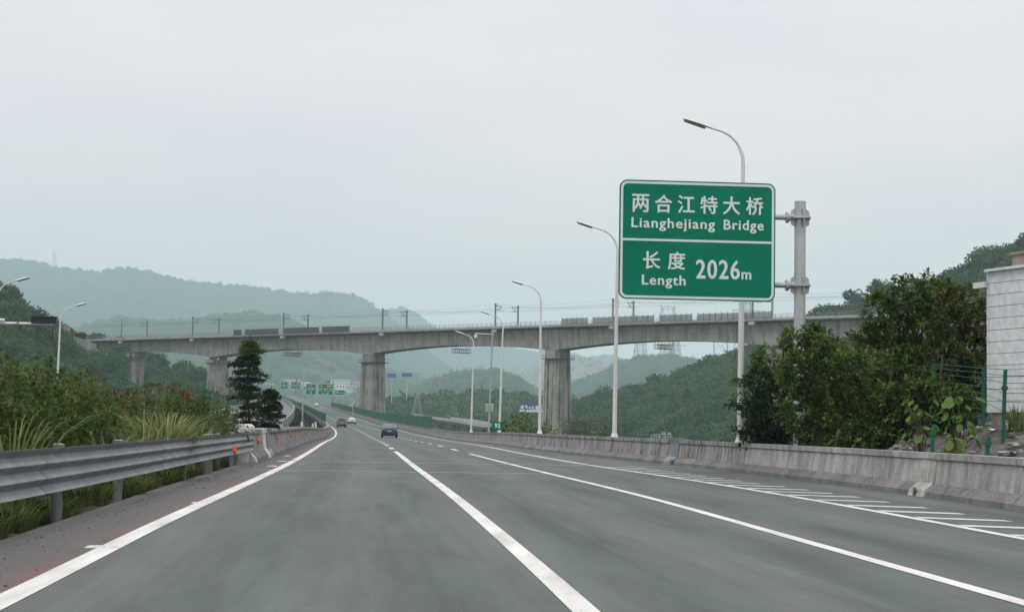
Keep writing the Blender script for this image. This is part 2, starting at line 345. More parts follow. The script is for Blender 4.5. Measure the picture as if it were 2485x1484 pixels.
def shell_points(lobes, n):
    """points through the outer part of a set of ellipsoid lobes (cx,cy,cz,rx,ry,rz)"""
    lob = np.array(lobes); wts = (lob[:, 3] * lob[:, 4] + lob[:, 4] * lob[:, 5] + lob[:, 3] * lob[:, 5]); i = RNG.choice(len(lob), n, p=wts / wts.sum())
    d = rdir(n); r = RNG.random((n, 1)) ** .33; r = .35 + .65 * r + RNG.normal(size=(n, 1)) * .09 + (RNG.random((n, 1)) > .86) * RNG.random((n, 1)) * .38
    return lob[i, :3] + d * lob[i, 3:] * r, d
def ellipsoid_tree(name, label, cat, loc, lobes, n, per, L, W, m, trunk=None, group=None, crown='crown', droop=.35, rcl=.16):
    t = thing(name, label, cat, loc, 0, group)
    p, d = shell_points(lobes, n); link(crown, leaf_mesh(crown, *clusters(p, rcl, per, L, W, droop, d), m), t)
    if trunk:
        tr = MB(); r0, h = trunk; tr.tube([(0, 0, -.6), (.02, .03, h * .3), (-.04, .02, h * .65), (.03, -.02, h)], [r0, r0 * .8, r0 * .6, r0 * .25], 7)
        tr.build('trunk', M['bark'], t, True)
        for i, lb in enumerate(lobes):
            b = MB(); z0 = h * (.25 + .5 * random.random()); q = Vector(lb[:3]); a = Vector((0, 0, min(z0, q.z * .8)))
            b.tube([a, (a + q) / 2 + Vector((0, 0, .08 * (q - a).length)), q], [r0 * .5, r0 * .35, r0 * .12], 5); b.build('limb', M['bark'], t, True)
    return t

# ------------------------------------------------------------------ the course of the road (measured curves)
zr = soft(pchip([-60, 0, 100, 130, 160, 213, 260, 301, 330, 380, 403, 464, 522, 660, 800, 1000, 1300, 1700], [0, 0, -.02, -.12, -.28, -.43, -.33, -.03, .25, .66, .93, 1.9, 2.8, 5.3, 8, 12.2, 19, 28]), .03)
XD = soft(pchip([-60, 0, 12.5, 22, 32, 39.3, 48.3, 56.4, 74.8, 100, 130, 162, 227, 268, 310, 361, 430, 505, 606, 735, 905, 1064, 1400, 1700],
                [11.5, 7.6, 6.85, 6.34, 5.69, 5.05, 4.05, 3.0, 1.15, -.9, -3.1, -5.4, -10.62, -14.81, -19.42, -25.9, -34.6, -44.2, -57.8, -75.9, -100.5, -124, -175, -222]))
XB = soft(pchip([-60, 0, 12.6, 23.5, 35.5, 52.2, 82, 114, 163.5, 220, 266, 307, 361, 430, 505, 606, 735, 905, 1064, 1400, 1700],
                [5.6, 1.4, .55, -.29, -1.28, -2.74, -5.27, -8.02, -12.2, -17.3, -21.9, -26.3, -32.9, -41.6, -51.2, -64.8, -82.9, -107.5, -131, -182, -229]))
XC = soft(pchip([-60, 0, 13.8, 21.8, 31.9, 51.1, 78.4, 105.9, 135, 160, 209, 266, 307, 361, 430, 505, 606, 735, 905, 1064, 1400, 1700],
                [9.2, 4.95, 3.95, 3.38, 2.66, .78, -1.76, -4.15, -6.6, -8.75, -13.0, -18.3, -22.7, -29.4, -38.1, -47.7, -61.3, -79.4, -104, -127.5, -178.5, -225.5]))
XA = soft(pchip([-60, 0, 12.5, 22.1, 37.2, 54.8, 94.4, 150.6, 216.7, 276, 324, 361, 430, 505, 606, 735, 905, 1064, 1400, 1700],
                [.9, -2.6, -3.56, -4.36, -5.46, -6.8, -10.2, -15.3, -21.3, -27.0, -32.2, -36.7, -45.4, -55, -68.6, -86.7, -111.3, -134.8, -185.8, -232.8]))
XL = soft(pchip([-60, 0, 17.5, 23.4, 33.7, 47, 58.1, 77.4, 121, 165, 217, 276, 324, 361, 430, 505, 606, 735, 905, 1064, 1400, 1700],
                [-.2, -3.6, -5.0, -5.5, -6.4, -7.4, -8.2, -9.68, -13.5, -17.5, -22.3, -27.9, -33.1, -37.6, -46.2, -55.8, -69.4, -87.5, -112.1, -135.6, -186.6, -233.6]))
XR = soft(pchip([-60, 0, 20, 28.7, 36, 43.6, 52.4, 62, 72.7, 94.7, 120, 162, 227, 268, 310, 361, 430, 505, 606, 735, 905, 1064, 1400, 1700],
                [13, 9.2, 8.75, 8.5, 8.25, 7.72, 6.85, 5.7, 4.15, 1.2, -.8, -3.9, -8.9, -12.9, -17.4, -23.9, -32.6, -42.2, -55.8, -73.9, -98.5, -122, -173, -220]), .05)
YS = np.concatenate([np.arange(-60, 10, 5), np.arange(10, 130, 1.0), np.arange(130, 320, 3.0), np.arange(320, 1400.1, 12.0)])
def fl(f, Y): return float(f(Y))
BR0 = 59.0            # where the bridge begins
def sweep(prof, Ys, fX, fz, side=1, closed=True):
    """profile (s,z) carried along the road; s is measured away from the curve fX on the given side"""
    X = fX(Ys); Z = fz(Ys); mb = MB(); rings = [[(X[i] + side * s, Ys[i], Z[i] + z) for s, z in prof] for i in range(len(Ys))]
    if side < 0: rings = [list(reversed(r)) for r in rings]
    rings = [list(reversed(r)) for r in rings]
    return mb.loft(rings, closed)
def strip(fa, fb, Ys, dz, n=1, uv=False):
    mb = MB(); X0 = fa(Ys); X1 = fb(Ys); Z = zr(Ys); rows = []; uvs = []; xa = XA(Ys)
    for i in range(len(Ys)):
        for k in range(n + 1):
            x = X0[i] + (X1[i] - X0[i]) * k / n; mb.v.append((x, Ys[i], Z[i] + dz)); uvs.append((x - xa[i], Ys[i]))
    for i in range(len(Ys) - 1):
        for k in range(n):
            a = i * (n + 1) + k; mb.f.append((a, a + 1, a + n + 2, a + n + 1))
    if uv: mb.uv = uvs
    return mb

# ------------------------------------------------------------------ road and its markings
def smooth01(q): q = np.clip(q, 0, 1); return q * q * (3 - 2 * q)
YR = YS
road = strip(lambda Y: XL(Y) - .25, lambda Y: XR(Y) + .2, YR, 0, 14, True).build('road', M['asphalt']); tag(road, kind='structure')
def lift(Y): return .005 + .00004 * Y
def line_obj(name, fX, wd, y0, y1, m=None, step=None):
    Y = YS[(YS > y0) & (YS < y1)]; Y = np.concatenate([[y0], Y, [y1]]); X = fX(Y); Z = zr(Y) + lift(np.maximum(Y, 0)); mb = MB()
    dx = np.gradient(X, Y); c = np.sqrt(1 + dx * dx)
    for i in range(len(Y)): mb.v += [(X[i] - wd * c[i] / 2, Y[i], Z[i]), (X[i] + wd * c[i] / 2, Y[i], Z[i])]
    for i in range(len(Y) - 1): mb.f.append((2 * i, 2 * i + 1, 2 * i + 3, 2 * i + 2))
    return mb.build(name, m or M['paint_line'], road)
line_obj('edge_line', XA, .23, -60, 1390); line_obj('edge_line', XD, .17, -60, 1390)
line_obj('lane_line', XB, .20, -60, 82); line_obj('lane_line', XC, .17, -60, 78.5)
for k in range(46): line_obj('lane_dash', XB, .24, 89.5 + 15 * k, 94.7 + 15 * k)
for k in range(46): line_obj('lane_dash', XC, .20, 87.6 + 15.4 * k, 93 + 15.4 * k)
hY = [8.2, 10.3, 12.3, 14.3, 16.4, 18.4, 20.4, 22.4, 24.5, 26.6, 28.6, 30.6, 32.8, 35.0, 36.8, 38.6, 40.5, 42.5, 44.3, 46.2, 48.2, 50.2, 52.2, 54.2, 56.2]
for y in hY:
    w2 = 1.30 if y < 42 else 1.2; a = Vector((float(XD(y)) + .09, y, lift(y))); mb = MB(); t_ = .36 + .1 * random.random()
    x1 = float(XD(y - .5)) + w2 + random.uniform(-.05, .05)
    mb.add([(a.x, a.y, a.z), (x1, y - .55, a.z), (x1 - .02, y - .55 + t_, a.z), (a.x, y + t_ + .05, a.z)], [(0, 1, 2, 3)]).build('hatch_stripe', M['paint_faded'], road)
# expansion joints of the bridge deck: pale line across the road
for y in (58.6, 59.5, 47.5):
    mb = MB(); x0 = float(XL(y)) + .1; x1 = float(XR(y)) - .1 if y != 47.5 else 1.2
    mb.box(((x0 + x1) / 2, y, .004), (x1 - x0, .16 if y != 47.5 else .05, .004), Matrix.Rotation(.06, 3, 'Z')).build('expansion_joint', M['paint_faded'] if y != 59.5 else M['trim'], road)
# raised white lane studs and litter on the shoulder
for i, (x, y, d) in enumerate([(248, 1329, .17), (487, 1221, .15), (660, 1131, .15), (684, 1119, .13), (697, 1106, .12)]):
    a, s = ray(x, y); Y = -CAM_H / s; mb = MB(); mb.loft([[(-d, -.06, 0), (d, -.06, 0), (d, .06, 0), (-d, .06, 0)], [(-d * .8, -.045, .022), (d * .8, -.045, .022), (d * .8, .045, .022), (-d * .8, .045, .022)]])
    o = mb.build('road_stud', M['cwhite']); o.location = (a * Y, Y, .004)
    tag(o, ['pale worn road stud on red shoulder, biggest and nearest in the photo', 'pale road stud beside the white line near the guard rail middle', 'pale road stud on shoulder below the rail end', 'pale road stud left of the white line before the joint', 'pale road stud beside the bridge joint'][i], 'road stud', 'road studs on the shoulder')

mb = MB()
for i in range(520):
    Y = 11 + 50 * random.random() ** 1.3; x = fl(XL, Y) + (.02 + abs(random.gauss(0, .22)) if random.random() < .75 else random.uniform(0, .9)); s = random.choice((.005, .006, .008, .013)) * random.uniform(.7, 1.4); mb.box((x, Y, .004 + s * .3), (s * 1.6, s * 1.2, s), Matrix.Rotation(random.random() * 6, 3, 'Z') @ Matrix.Rotation(random.random(), 3, 'X'))
tag(mb.build('grit', M['stone']), 'loose grit and pebbles along the left shoulder edge', 'gravel', kind='stuff')
# ------------------------------------------------------------------ land near the road, valley floor
def land(X, Y):
    X = np.asarray(X, float); Y = np.asarray(Y, float); xr = XR(np.minimum(Y, 120)); xl = XL(np.minimum(Y, 120)); dr = X - xr - .5; dl = xl - X
    z = np.full(X.shape, -.14); wob = .10 * np.sin(X * 1.7 + Y * .9) + .07 * np.sin(X * .6 - Y * 1.9) + .05 * np.sin(X * 3.1 + Y * 3.7)
    z = np.where(dr > 0, .35 + 1.05 * smooth01(dr / 4.5) + wob * smooth01(dr / 1.0), z)
    z = np.where(dl > .15, -.10 - .12 * smooth01(dl / 2) + wob * .6 * smooth01(dl / .8), z)
    s = smooth01((Y - 60) / 42.0); return z * (1 - s) + (-16.0) * s
gx = np.concatenate([np.arange(-80, -16, 4), np.arange(-16, 20, .5), np.arange(20, 84, 4)]); gy = np.concatenate([np.arange(-100, 5, 7), np.arange(5, 64, .6), np.arange(64, 112, 3)])
GX, GY = np.meshgrid(gx, gy); GZ = land(GX, GY); mb = MB(); mb.v = list(zip(GX.ravel().tolist(), GY.ravel().tolist(), GZ.ravel().tolist())); nx = len(gx)
mb.f = [(j * nx + i, j * nx + i + 1, (j + 1) * nx + i + 1, (j + 1) * nx + i) for j in range(len(gy) - 1) for i in range(nx - 1)]
tag(mb.build('roadside_ground', M['verge'], smooth=True), kind='structure')
def valley(X, Y): return -14 + 22 * smooth01((Y - 750) / 900.0) + 1.5 * np.sin(X * .021) * np.sin(Y * .017)
gx = np.concatenate([np.arange(-9000, -800, 400), np.arange(-800, 800, 25), np.arange(800, 9001, 400)]); gy = np.concatenate([np.arange(-400, 1800, 30), np.arange(1800, 14001, 400)])
GX, GY = np.meshgrid(gx, gy); GZ = valley(GX, GY); mb = MB(); mb.v = list(zip(GX.ravel().tolist(), GY.ravel().tolist(), GZ.ravel().tolist())); nx = len(gx)
mb.f = [(j * nx + i, j * nx + i + 1, (j + 1) * nx + i + 1, (j + 1) * nx + i) for j in range(len(gy) - 1) for i in range(nx - 1)]
tag(mb.build('ground', M['valley'], smooth=True), kind='structure')

# ------------------------------------------------------------------ hills and their woods
def proto_set(name, k, n, L, material, tall=1.0, quadn=1):
    c = bpy.data.collections.new(name)
    for i in range(k):
        lobes = [(0, 0, .58, .36, .36, .34)]
        for j in range(5):
            a = 2 * math.pi * (j + random.random()) / 5; lobes.append((math.cos(a) * .24, math.sin(a) * .24, .42 + .3 * random.random(), .22, .22, .18))
        if tall > 1: lobes = [(random.uniform(-.1, .1), random.uniform(-.1, .1), .3 + .16 * j, .30 - .045 * j, .30 - .045 * j, .13) for j in range(5)]
        p, d = shell_points(lobes, n); tn = np.clip(.5 + RNG.normal(size=n) * .28, 0, 1)
        d2 = d * .6 + rdir(n) * .8; nn = d + rdir(n) * .4
        me = leaf_mesh('tree_crown', p, d2, nn, L * RNG.uniform(.7, 1.3, n), L * .8, tn, material); c.objects.link(bpy.data.objects.new('tree_crown', me))
    return c
P_NEAR = proto_set('near_wood_trees', 6, 520, .105, M['leaf_forest']); P_FAR = proto_set('far_wood_trees', 5, 150, .20, M['leaf_forest']); P_TALL = proto_set('tall_wood_trees', 3, 150, .18, M['leaf_forest'], 2)
def wood(name, pts, sc, coll, nproto, label=None):
    n = len(pts); me = bpy.data.meshes.new(name); me.vertices.add(n); me.vertices.foreach_set('co', np.asarray(pts, np.float32).ravel())
    for nm, ty, v in (('sc', 'FLOAT', np.asarray(sc, np.float32)), ('rz', 'FLOAT', (RNG.random(n) * 6.283).astype(np.float32)), ('ix', 'INT', RNG.integers(0, nproto, n).astype(np.int32))):
        me.attributes.new(nm, ty, 'POINT').data.foreach_set('value', v)
    o = link(name, me); tag(o, kind='stuff')
    if label: tag(o, label, 'forest')
    g = bpy.data.node_groups.new(name, 'GeometryNodeTree'); g.interface.new_socket('Geometry', in_out='INPUT', socket_type='NodeSocketGeometry'); g.interface.new_socket('Geometry', in_out='OUTPUT', socket_type='NodeSocketGeometry')
    a = g.nodes.new('NodeGroupInput'); b = g.nodes.new('NodeGroupOutput'); ip = g.nodes.new('GeometryNodeInstanceOnPoints'); ci = g.nodes.new('GeometryNodeCollectionInfo')
    ci.inputs['Collection'].default_value = coll; ci.inputs['Separate Children'].default_value = True; ci.inputs['Reset Children'].default_value = True
    def nat(nm, ty):
        q = g.nodes.new('GeometryNodeInputNamedAttribute'); q.data_type = ty; q.inputs['Name'].default_value = nm; return q.outputs['Attribute']
    cx = g.nodes.new('ShaderNodeCombineXYZ'); g.links.new(nat('rz', 'FLOAT'), cx.inputs['Z'])
    g.links.new(a.outputs[0], ip.inputs['Points']); g.links.new(ci.outputs[0], ip.inputs['Instance']); ip.inputs['Pick Instance'].default_value = True
    g.links.new(nat('ix', 'INT'), ip.inputs['Instance Index']); g.links.new(cx.outputs[0], ip.inputs['Rotation']); g.links.new(nat('sc', 'FLOAT'), ip.inputs['Scale']); g.links.new(ip.outputs[0], b.inputs[0])
    md = o.modifiers.new('scatter', 'NODES'); md.node_group = g; return o
from mathutils import noise as MN
def hill(name, pts, Yf, zf, treeh, ntrees, coll, nproto, amp=8, freq=.012, material='hill', power=1.35, tmin=0.0, cond=None, sub=1.0, label=None):
    K = {'far': 1.95, 'mid': 1.9, 'bare': 1.9, 'low': 1.15, 'near': 1.0}[name]; pts = [(x, y, Y * K) for x, y, Y in pts]; Yf = Yf if callable(Yf) else Yf * K; treeh = treeh * (1.3 if K > 1.3 else 1.0); ntrees = int(ntrees * (1.35 if K > 1.3 else 1.0)); amp *= K; freq /= K
    xs = np.array([p[0] for p in pts], float); fy = pchip(xs, [p[1] for p in pts]); fr = pchip(xs, [p[2] for p in pts])
    ffoot = Yf if callable(Yf) else (lambda q: np.full(np.shape(q), float(Yf)))
    def surf(x, t):
        x = np.asarray(x, float); t = np.asarray(t, float); y = fy(x); Yr = fr(x); F = np.minimum(ffoot(x), Yr - 40)
        u = (x - 1242.5) / 4300; v = (742 - y) / 4300; a = u * math.cos(ROLL) - v * math.sin(ROLL); b = u * math.sin(ROLL) + v * math.cos(ROLL); q = math.cos(PITCH) - b * math.sin(PITCH)
        a = a / q; s = (b * math.cos(PITCH) + math.sin(PITCH)) / q; ztop = CAM_H + s * Yr - treeh * sub
        tt = np.clip(t, 0, 1); Y = F + (Yr - F) * t; z = zf + (ztop - zf) * (1 - (1 - tt) ** power)
        z = np.where(t > 1, ztop - (ztop - zf) * np.clip((t - 1) / .5, 0, 1) ** 1.4, z)
        return a * Y, Y, z, tt
    nxh = 110; ts = np.concatenate([np.linspace(0, 1, 34), [1.08, 1.2, 1.35, 1.5]]); XX, TT = np.meshgrid(np.linspace(xs[0], xs[-1], nxh), ts); X, Y, Z, tt = surf(XX, TT)
    def nz(X, Y, tt):
        f = np.array([MN.fractal((float(a) * freq, float(b) * freq * .6, 1.7), 1.0, 2.0, 4) for a, b in zip(np.ravel(X), np.ravel(Y))]).reshape(np.shape(X)); return amp * np.clip(.6 + f, 0, 2) * np.sin(np.pi * np.clip(tt, 0, 1)) ** .7
    Z = Z - nz(X, Y, tt); mb = MB(); mb.v = list(zip(X.ravel().tolist(), Y.ravel().tolist(), Z.ravel().tolist()))
    mb.f = [(j * nxh + i, j * nxh + i + 1, (j + 1) * nxh + i + 1, (j + 1) * nxh + i) for j in range(len(ts) - 1) for i in range(nxh - 1)]
    tag(mb.build('hill', M[material], smooth=True), kind='structure')
    if ntrees:
        n = int(ntrees * 1.6); x = RNG.uniform(xs[0], xs[-1], n); t = RNG.random(n) ** .85 * (1.05 - tmin) + tmin
        if cond is not None: k = cond(x, t); x, t = x[k], t[k]
        x, t = x[:ntrees], t[:ntrees]; X, Y, Z, tt = surf(x, t); Z = Z - nz(X, Y, tt)
        big = np.array([MN.noise((float(a) * .03, float(b) * .03, 5.1)) for a, b in zip(X, Y)])
        s = treeh * np.clip(RNG.normal(1.0, .3, len(X)) + .3 * big, .45, 2.0)
        wood('woodland', np.stack([X, Y, Z - s * .16], 1), s, coll, nproto, label)
    def locate(x, y):
        best = None
        for t in np.linspace(.02, 1, 160):
            X, Y, Z, tt = surf(np.array([x]), np.array([t])); Z = Z - nz(X, Y, tt); d = abs(at(x, y, float(Y[0])).z - float(Z[0]))
            if best is None or d < best[0]: best = (d, Vector((float(X[0]), float(Y[0]), float(Z[0]))))
        return best[1]
    return locate
# far ridges in the haze
hill('far', [(-300, 640, 3700), (-100, 626, 3600), (0, 626, 3600), (60, 629, 3600), (130, 644, 3500), (210, 653, 3500), (240, 657, 3500), (290, 644, 3500), (330, 649, 3500), (400, 665, 3500), (440, 677, 3500), (500, 685, 3500), (560, 688, 3500), (620, 695, 3500), (680, 701, 3500), (740, 711, 3500), (800, 709, 3500), (860, 713, 3500), (885, 723, 3500), (920, 745, 3450), (945, 765, 3400), (980, 800, 3400), (1040, 850, 3300), (1100, 900, 3200), (1150, 950, 3100)],
     2500, 5, 13, 15000, P_FAR, 5, 45, .0032, label='hazy blue wooded mountain range behind the railway viaduct, highest skyline at left')
hill('far', [(800, 800, 4600), (860, 772, 4600), (920, 757, 4600), (945, 748, 4600), (975, 745, 4600), (1000, 754, 4600), (1030, 774, 4600), (1060, 798, 4500), (1100, 826, 4500), (1130, 839, 4500), (1155, 839, 4500), (1180, 831, 4500), (1210, 829, 4500), (1240, 839, 4500), (1265, 847, 4500), (1290, 850, 4500), (1330, 851, 4500), (1390, 858, 4500), (1431, 867, 4500), (1459, 860, 4500), (1481, 860, 4500), (1510, 870, 4500), (1600, 900, 4500), (1700, 940, 4500)],
     3300, 8, 14, 9000, P_FAR, 5, 40, .003, label='palest far mountain ridge seen over and under the viaduct centre')
HILL_M = hill('mid', [(60, 815, 2300), (212, 786, 2300), (260, 771, 2300), (295, 763, 2300), (340, 770, 2300), (400, 776, 2300), (455, 777, 2250), (510, 766, 2250), (568, 755, 2200), (620, 754, 2200), (680, 764, 2200), (749, 793, 2200), (800, 816, 2200), (860, 850, 2200), (930, 885, 2150), (1000, 910, 2100), (1060, 930, 2100), (1150, 965, 2100)],
     1450, 8, 10, 8500, P_FAR, 5, 26, .005, cond=lambda x, t: ~((x > 690) & (x < 960) & (t < .40) & (np.sin(t * 62) > -.55)) & ~((x > 755) & (x < 880) & (t < .62) & (np.sin(t * 40 + x * .05) > -.8)), label='hazy green hill directly behind the left half of the viaduct')
hill('bare', [(1180, 960, 2700), (1215, 928, 2700), (1250, 908, 2700), (1290, 890, 2700), (1322, 877, 2700), (1391, 862, 2700), (1440, 866, 2700), (1475, 886, 2650), (1505, 908, 2600), (1560, 935, 2600), (1620, 965, 2500)],
     1900, 6, 3, 500, P_FAR, 5, 18, .006, 'bare', label='scattered bushes on the bare greyish quarried hill')
hill('mid', [(960, 962, 1650), (1000, 945, 1650), (1034, 930, 1650), (1052, 920, 1650), (1102, 903, 1650), (1127, 897, 1650), (1159, 893, 1650), (1193, 894, 1650), (1226, 900, 1650), (1250, 910, 1650), (1275, 927, 1650), (1320, 948, 1600), (1400, 985, 1600)],
     1180, -6, 9, 2600, P_FAR, 5, 12, .008, cond=lambda x, t: ~((x > 1215) & (t < .45) & (np.sin(t * 70) > -.2)), label='wooded dome shaped knoll between the two tall middle piers')
hill('mid', [(1340, 955, 1900), (1390, 922, 1900), (1440, 906, 1900), (1475, 891, 1900), (1506, 872, 1900), (1528, 865, 1900), (1572, 858, 1900), (1625, 857, 1900), (1663, 864, 1900), (1700, 873, 1900), (1760, 884, 1900), (1850, 900, 1900), (2000, 930, 1850)],
     1300, -4, 8, 5200, P_FAR, 5, 20, .006, label='hazy green hill under the right viaduct span with pylons before it')
hill('low', [(880, 985, 1120), (930, 968, 1120), (1000, 964, 1120), (1060, 960, 1120), (1100, 956, 1100), (1180, 951, 1100), (1250, 953, 1100), (1300, 960, 1080), (1400, 976, 1050), (1460, 1000, 1050)],
     840, -14, 8, 2600, P_FAR, 5, 6, .012, cond=lambda x, t: ~((np.abs(x - 1012) < 26) & (t > .45) & (t < .8)), label='dark green valley wood beyond the lower road on the right')
# wooded hillside at right
HILL_R = hill('near', [(1310, 1035, 980), (1350, 1022, 980), (1390, 1006, 980), (1411, 984, 980), (1443, 966, 980), (1505, 957, 990), (1568, 942, 1000), (1599, 932, 1000), (1630, 920, 1000), (1661, 905, 1000), (1692, 887, 1000), (1717, 875, 1000), (1755, 871, 1000), (1780, 864, 990), (1817, 847, 970), (1870, 824, 930), (1900, 808, 900), (1950, 786, 860), (1990, 765, 820), (2040, 757, 800), (2060, 748, 800), (2120, 730, 790), (2200, 700, 780), (2250, 688, 780), (2300, 668, 770), (2350, 652, 760), (2400, 624, 750), (2440, 609, 740), (2485, 589, 730), (2600, 552, 720), (2800, 500, 700), (3000, 470, 700)],
     590, -16, 7.5, 9500, P_NEAR, 6, 10, .014, power=1.2, sub=.6, label='dense wooded hillside filling the right behind the viaduct')
# hillside at left carrying the end of the railway
HILL_L = hill('near', [(-600, 560, 480), (-300, 610, 540), (-100, 668, 590), (0, 700, 620), (20, 706, 625), (40, 734, 630), (70, 756, 640), (100, 775, 650), (140, 800, 665), (165, 822, 672), (180, 850, 672), (230, 866, 664), (262, 874, 660), (288, 915, 650), (312, 945, 645), (360, 955, 640), (430, 962, 640), (500, 970, 640), (580, 985, 640), (660, 1010, 640)],
     300, -16, 5.5, 5200, P_NEAR, 6, 7, .02, power=1.15, sub=.5, cond=lambda x, t: ~((x > 20) & (x < 250) & (t > .74) & (t < .86)), label='wooded hillside at left below the end of the railway')
hill('near', [(20, 770, 790), (100, 800, 790), (180, 818, 790), (215, 825, 790), (250, 830, 790), (300, 840, 800), (360, 858, 810), (430, 893, 820), (500, 908, 830), (560, 928, 830), (640, 962, 830), (720, 1000, 830)],
     715, -10, 6, 1100, P_NEAR, 6, 2, .02, sub=.5, label='trees on the ridge just behind the left end of the viaduct')

# ------------------------------------------------------------------ haze
hz = MB().box((0, 5350, 360), (18000, 11000, 756)); o = fix_normals(hz.build('haze', None)); tag(o, kind='stuff')
hm = bpy.data.materials.new('haze'); hm.use_nodes = True; t = NT(hm); t.t.nodes.remove(t.b); pv = t.n('VolumePrincipled')
pv.inputs['Density'].default_value = .000155; pv.inputs['Color'].default_value = (.72, .95, 1.0, 1); pv.inputs['Anisotropy'].default_value = .0
t.l(pv.outputs[0], t.t.nodes['Material Output'].inputs['Volume']); o.data.materials.append(hm)

# ------------------------------------------------------------------ railway viaduct
BO = Vector((14.3, 546, 0)); BD = Vector((.7606, -.6492, 0)); BN = Vector((-.6492, -.7606, 0)); DECK = 31.5
def bw(t, o, z): return BO + BD * t + BN * o + Vector((0, 0, z))
BM = Matrix((BD, -BN, Vector((0, 0, 1)))).transposed()     # local axes: along, across (away), up
via = thing('railway_viaduct', 'long grey concrete railway viaduct on tall piers crossing high above the road', 'viaduct', tuple(bw(0, 0, 0)))
def soff(t):
    P = [-208, -160, -80, 0, 80, 128]
    if t < -208 or t > 128: return 28.6
    for a, b in zip(P, P[1:]):
        if a <= t <= b:
            if a == -208: q = (t - a) / (b - a); return 27.0 - 2.8 * q ** 1.9
            if b == 128: q = (b - t) / (b - a); return 27.0 - 2.8 * q ** 1.9
            q = (t - (a + b) / 2) / ((b - a) / 2); return 26.45 - 2.3 * abs(q) ** 1.9
def brings(t, top=DECK):
    z = soff(t); return [bw(t, o, q) for o, q in ((-6.2, top), (6.2, top), (6.2, top - .32), (3.7, top - .8), (3.2, z), (-3.2, z), (-3.7, top - .8), (-6.2, top - .32))]
tj = [-242, -234, -226, -217, -208.06] + [-208 + 4 * i for i in range(1, 84)] + [128.06, 136, 144, 152, 160, 168, 176, 184, 192]
for a, b in zip(tj, tj[1:]):
    g = .025; mb = MB(); mb.loft([brings(a + g), brings((a + b) / 2), brings(b - g)]); fix_normals(mb.build('girder_segment', M['bridge'], via, world=True))
mb = MB(); mb.loft([[bw(t, o, z) for o, z in ((-6, DECK - .01), (6, DECK - .01), (6, DECK - .3), (3.4, DECK - .9), (3.0, DECK - 2.6), (-3.0, DECK - 2.6), (-3.4, DECK - .9), (-6, DECK - .3))] for t in (-241.8, 191.8)]); fix_normals(mb.build('girder_core', M['trim'], via, world=True))
for s in (-1, 1):
    mb = MB(); mb.loft([[bw(t, s * o, z) for o, z in ((6.25, DECK - .08), (6.25, DECK + .42), (5.95, DECK + .42), (5.95, DECK + .002))] for t in (-242, 192)]); fix_normals(mb.build('edge_beam', M['slab'], via, world=True))
    mb = MB()
    for i in range(217): t_ = -242 + 2 * i; mb.box(bw(t_, s * 6.1, DECK + .95), (.09, .09, 1.1), BM)
    for z in (.85, 1.18, 1.48): mb.bar(bw(-242, s * 6.1, DECK + z), bw(192, s * 6.1, DECK + z), .06)
    tag(mb.build('railing', M['mast'], via, world=True), kind='stuff')
mb = MB(); mb.loft([[bw(t, o, z) for o, z in ((-4.6, DECK), (-4.0, DECK + .5), (4.0, DECK + .5), (4.6, DECK))] for t in (-242, 192)]); fix_normals(mb.build('ballast_bed', M['stone'], via, world=True))
for o in (-2.9, -1.5, 1.5, 2.9):
    mb = MB(); mb.bar(bw(-242, o, DECK + .6), bw(192, o, DECK + .6), .08, .18); mb.build('track_rail', M['dark_steel'], via, world=True)
# mesh screens on the near edge, each 2 m panel with its own frame
m = M['screen']; t = NT(m); tr_ = t.n('BsdfTransparent'); mxs = t.n('MixShader'); mxs.inputs[0].default_value = .55
t.l(tr_.outputs[0], mxs.inputs[1]); t.l(t.b.outputs[0], mxs.inputs[2]); t.l(mxs.outputs[0], t.t.nodes['Material Output'].inputs['Surface'])
M['screen_dark'] = mat('old_screen_panel', (.075, .08, .08), .7); pan0 = MB().box((0, 0, 1.05), (1.9, .05, 2.0)).mesh('screen_panel', M['screen_dark']); pan1 = MB().box((0, 0, 1.15), (1.86, .05, 1.85)).mesh('screen_panel', M['screen']); pst = MB().box((0, 0, 1.2), (.10, .12, 2.5)).mesh('screen_post', M['dark_steel'])
for a, b in [(-144.4, -140.4), (-138.2, -120.8), (-117.8, -100.2), (-98.6, -85.3), (6.6, 16.4), (18.5, 40.9), (43, 54.3), (56.3, 80.8)]:
    n = max(1, round((b - a) / 2)); st = (b - a) / n; pan = pan0 if a < 0 else pan1
    for i in range(n + 1):
        for me, q in ((pst, a + i * st), (pan, a + (i + .5) * st)):
            if me is pan and i == n: continue
            o = link(me.name, me, via); o.location = bw(q, 6.32, DECK + .1) - via.location; o.rotation_euler = (0, 0, math.atan2(BD.y, BD.x)); o.scale = (st / 2 if me is pan else 1, 1, 1)
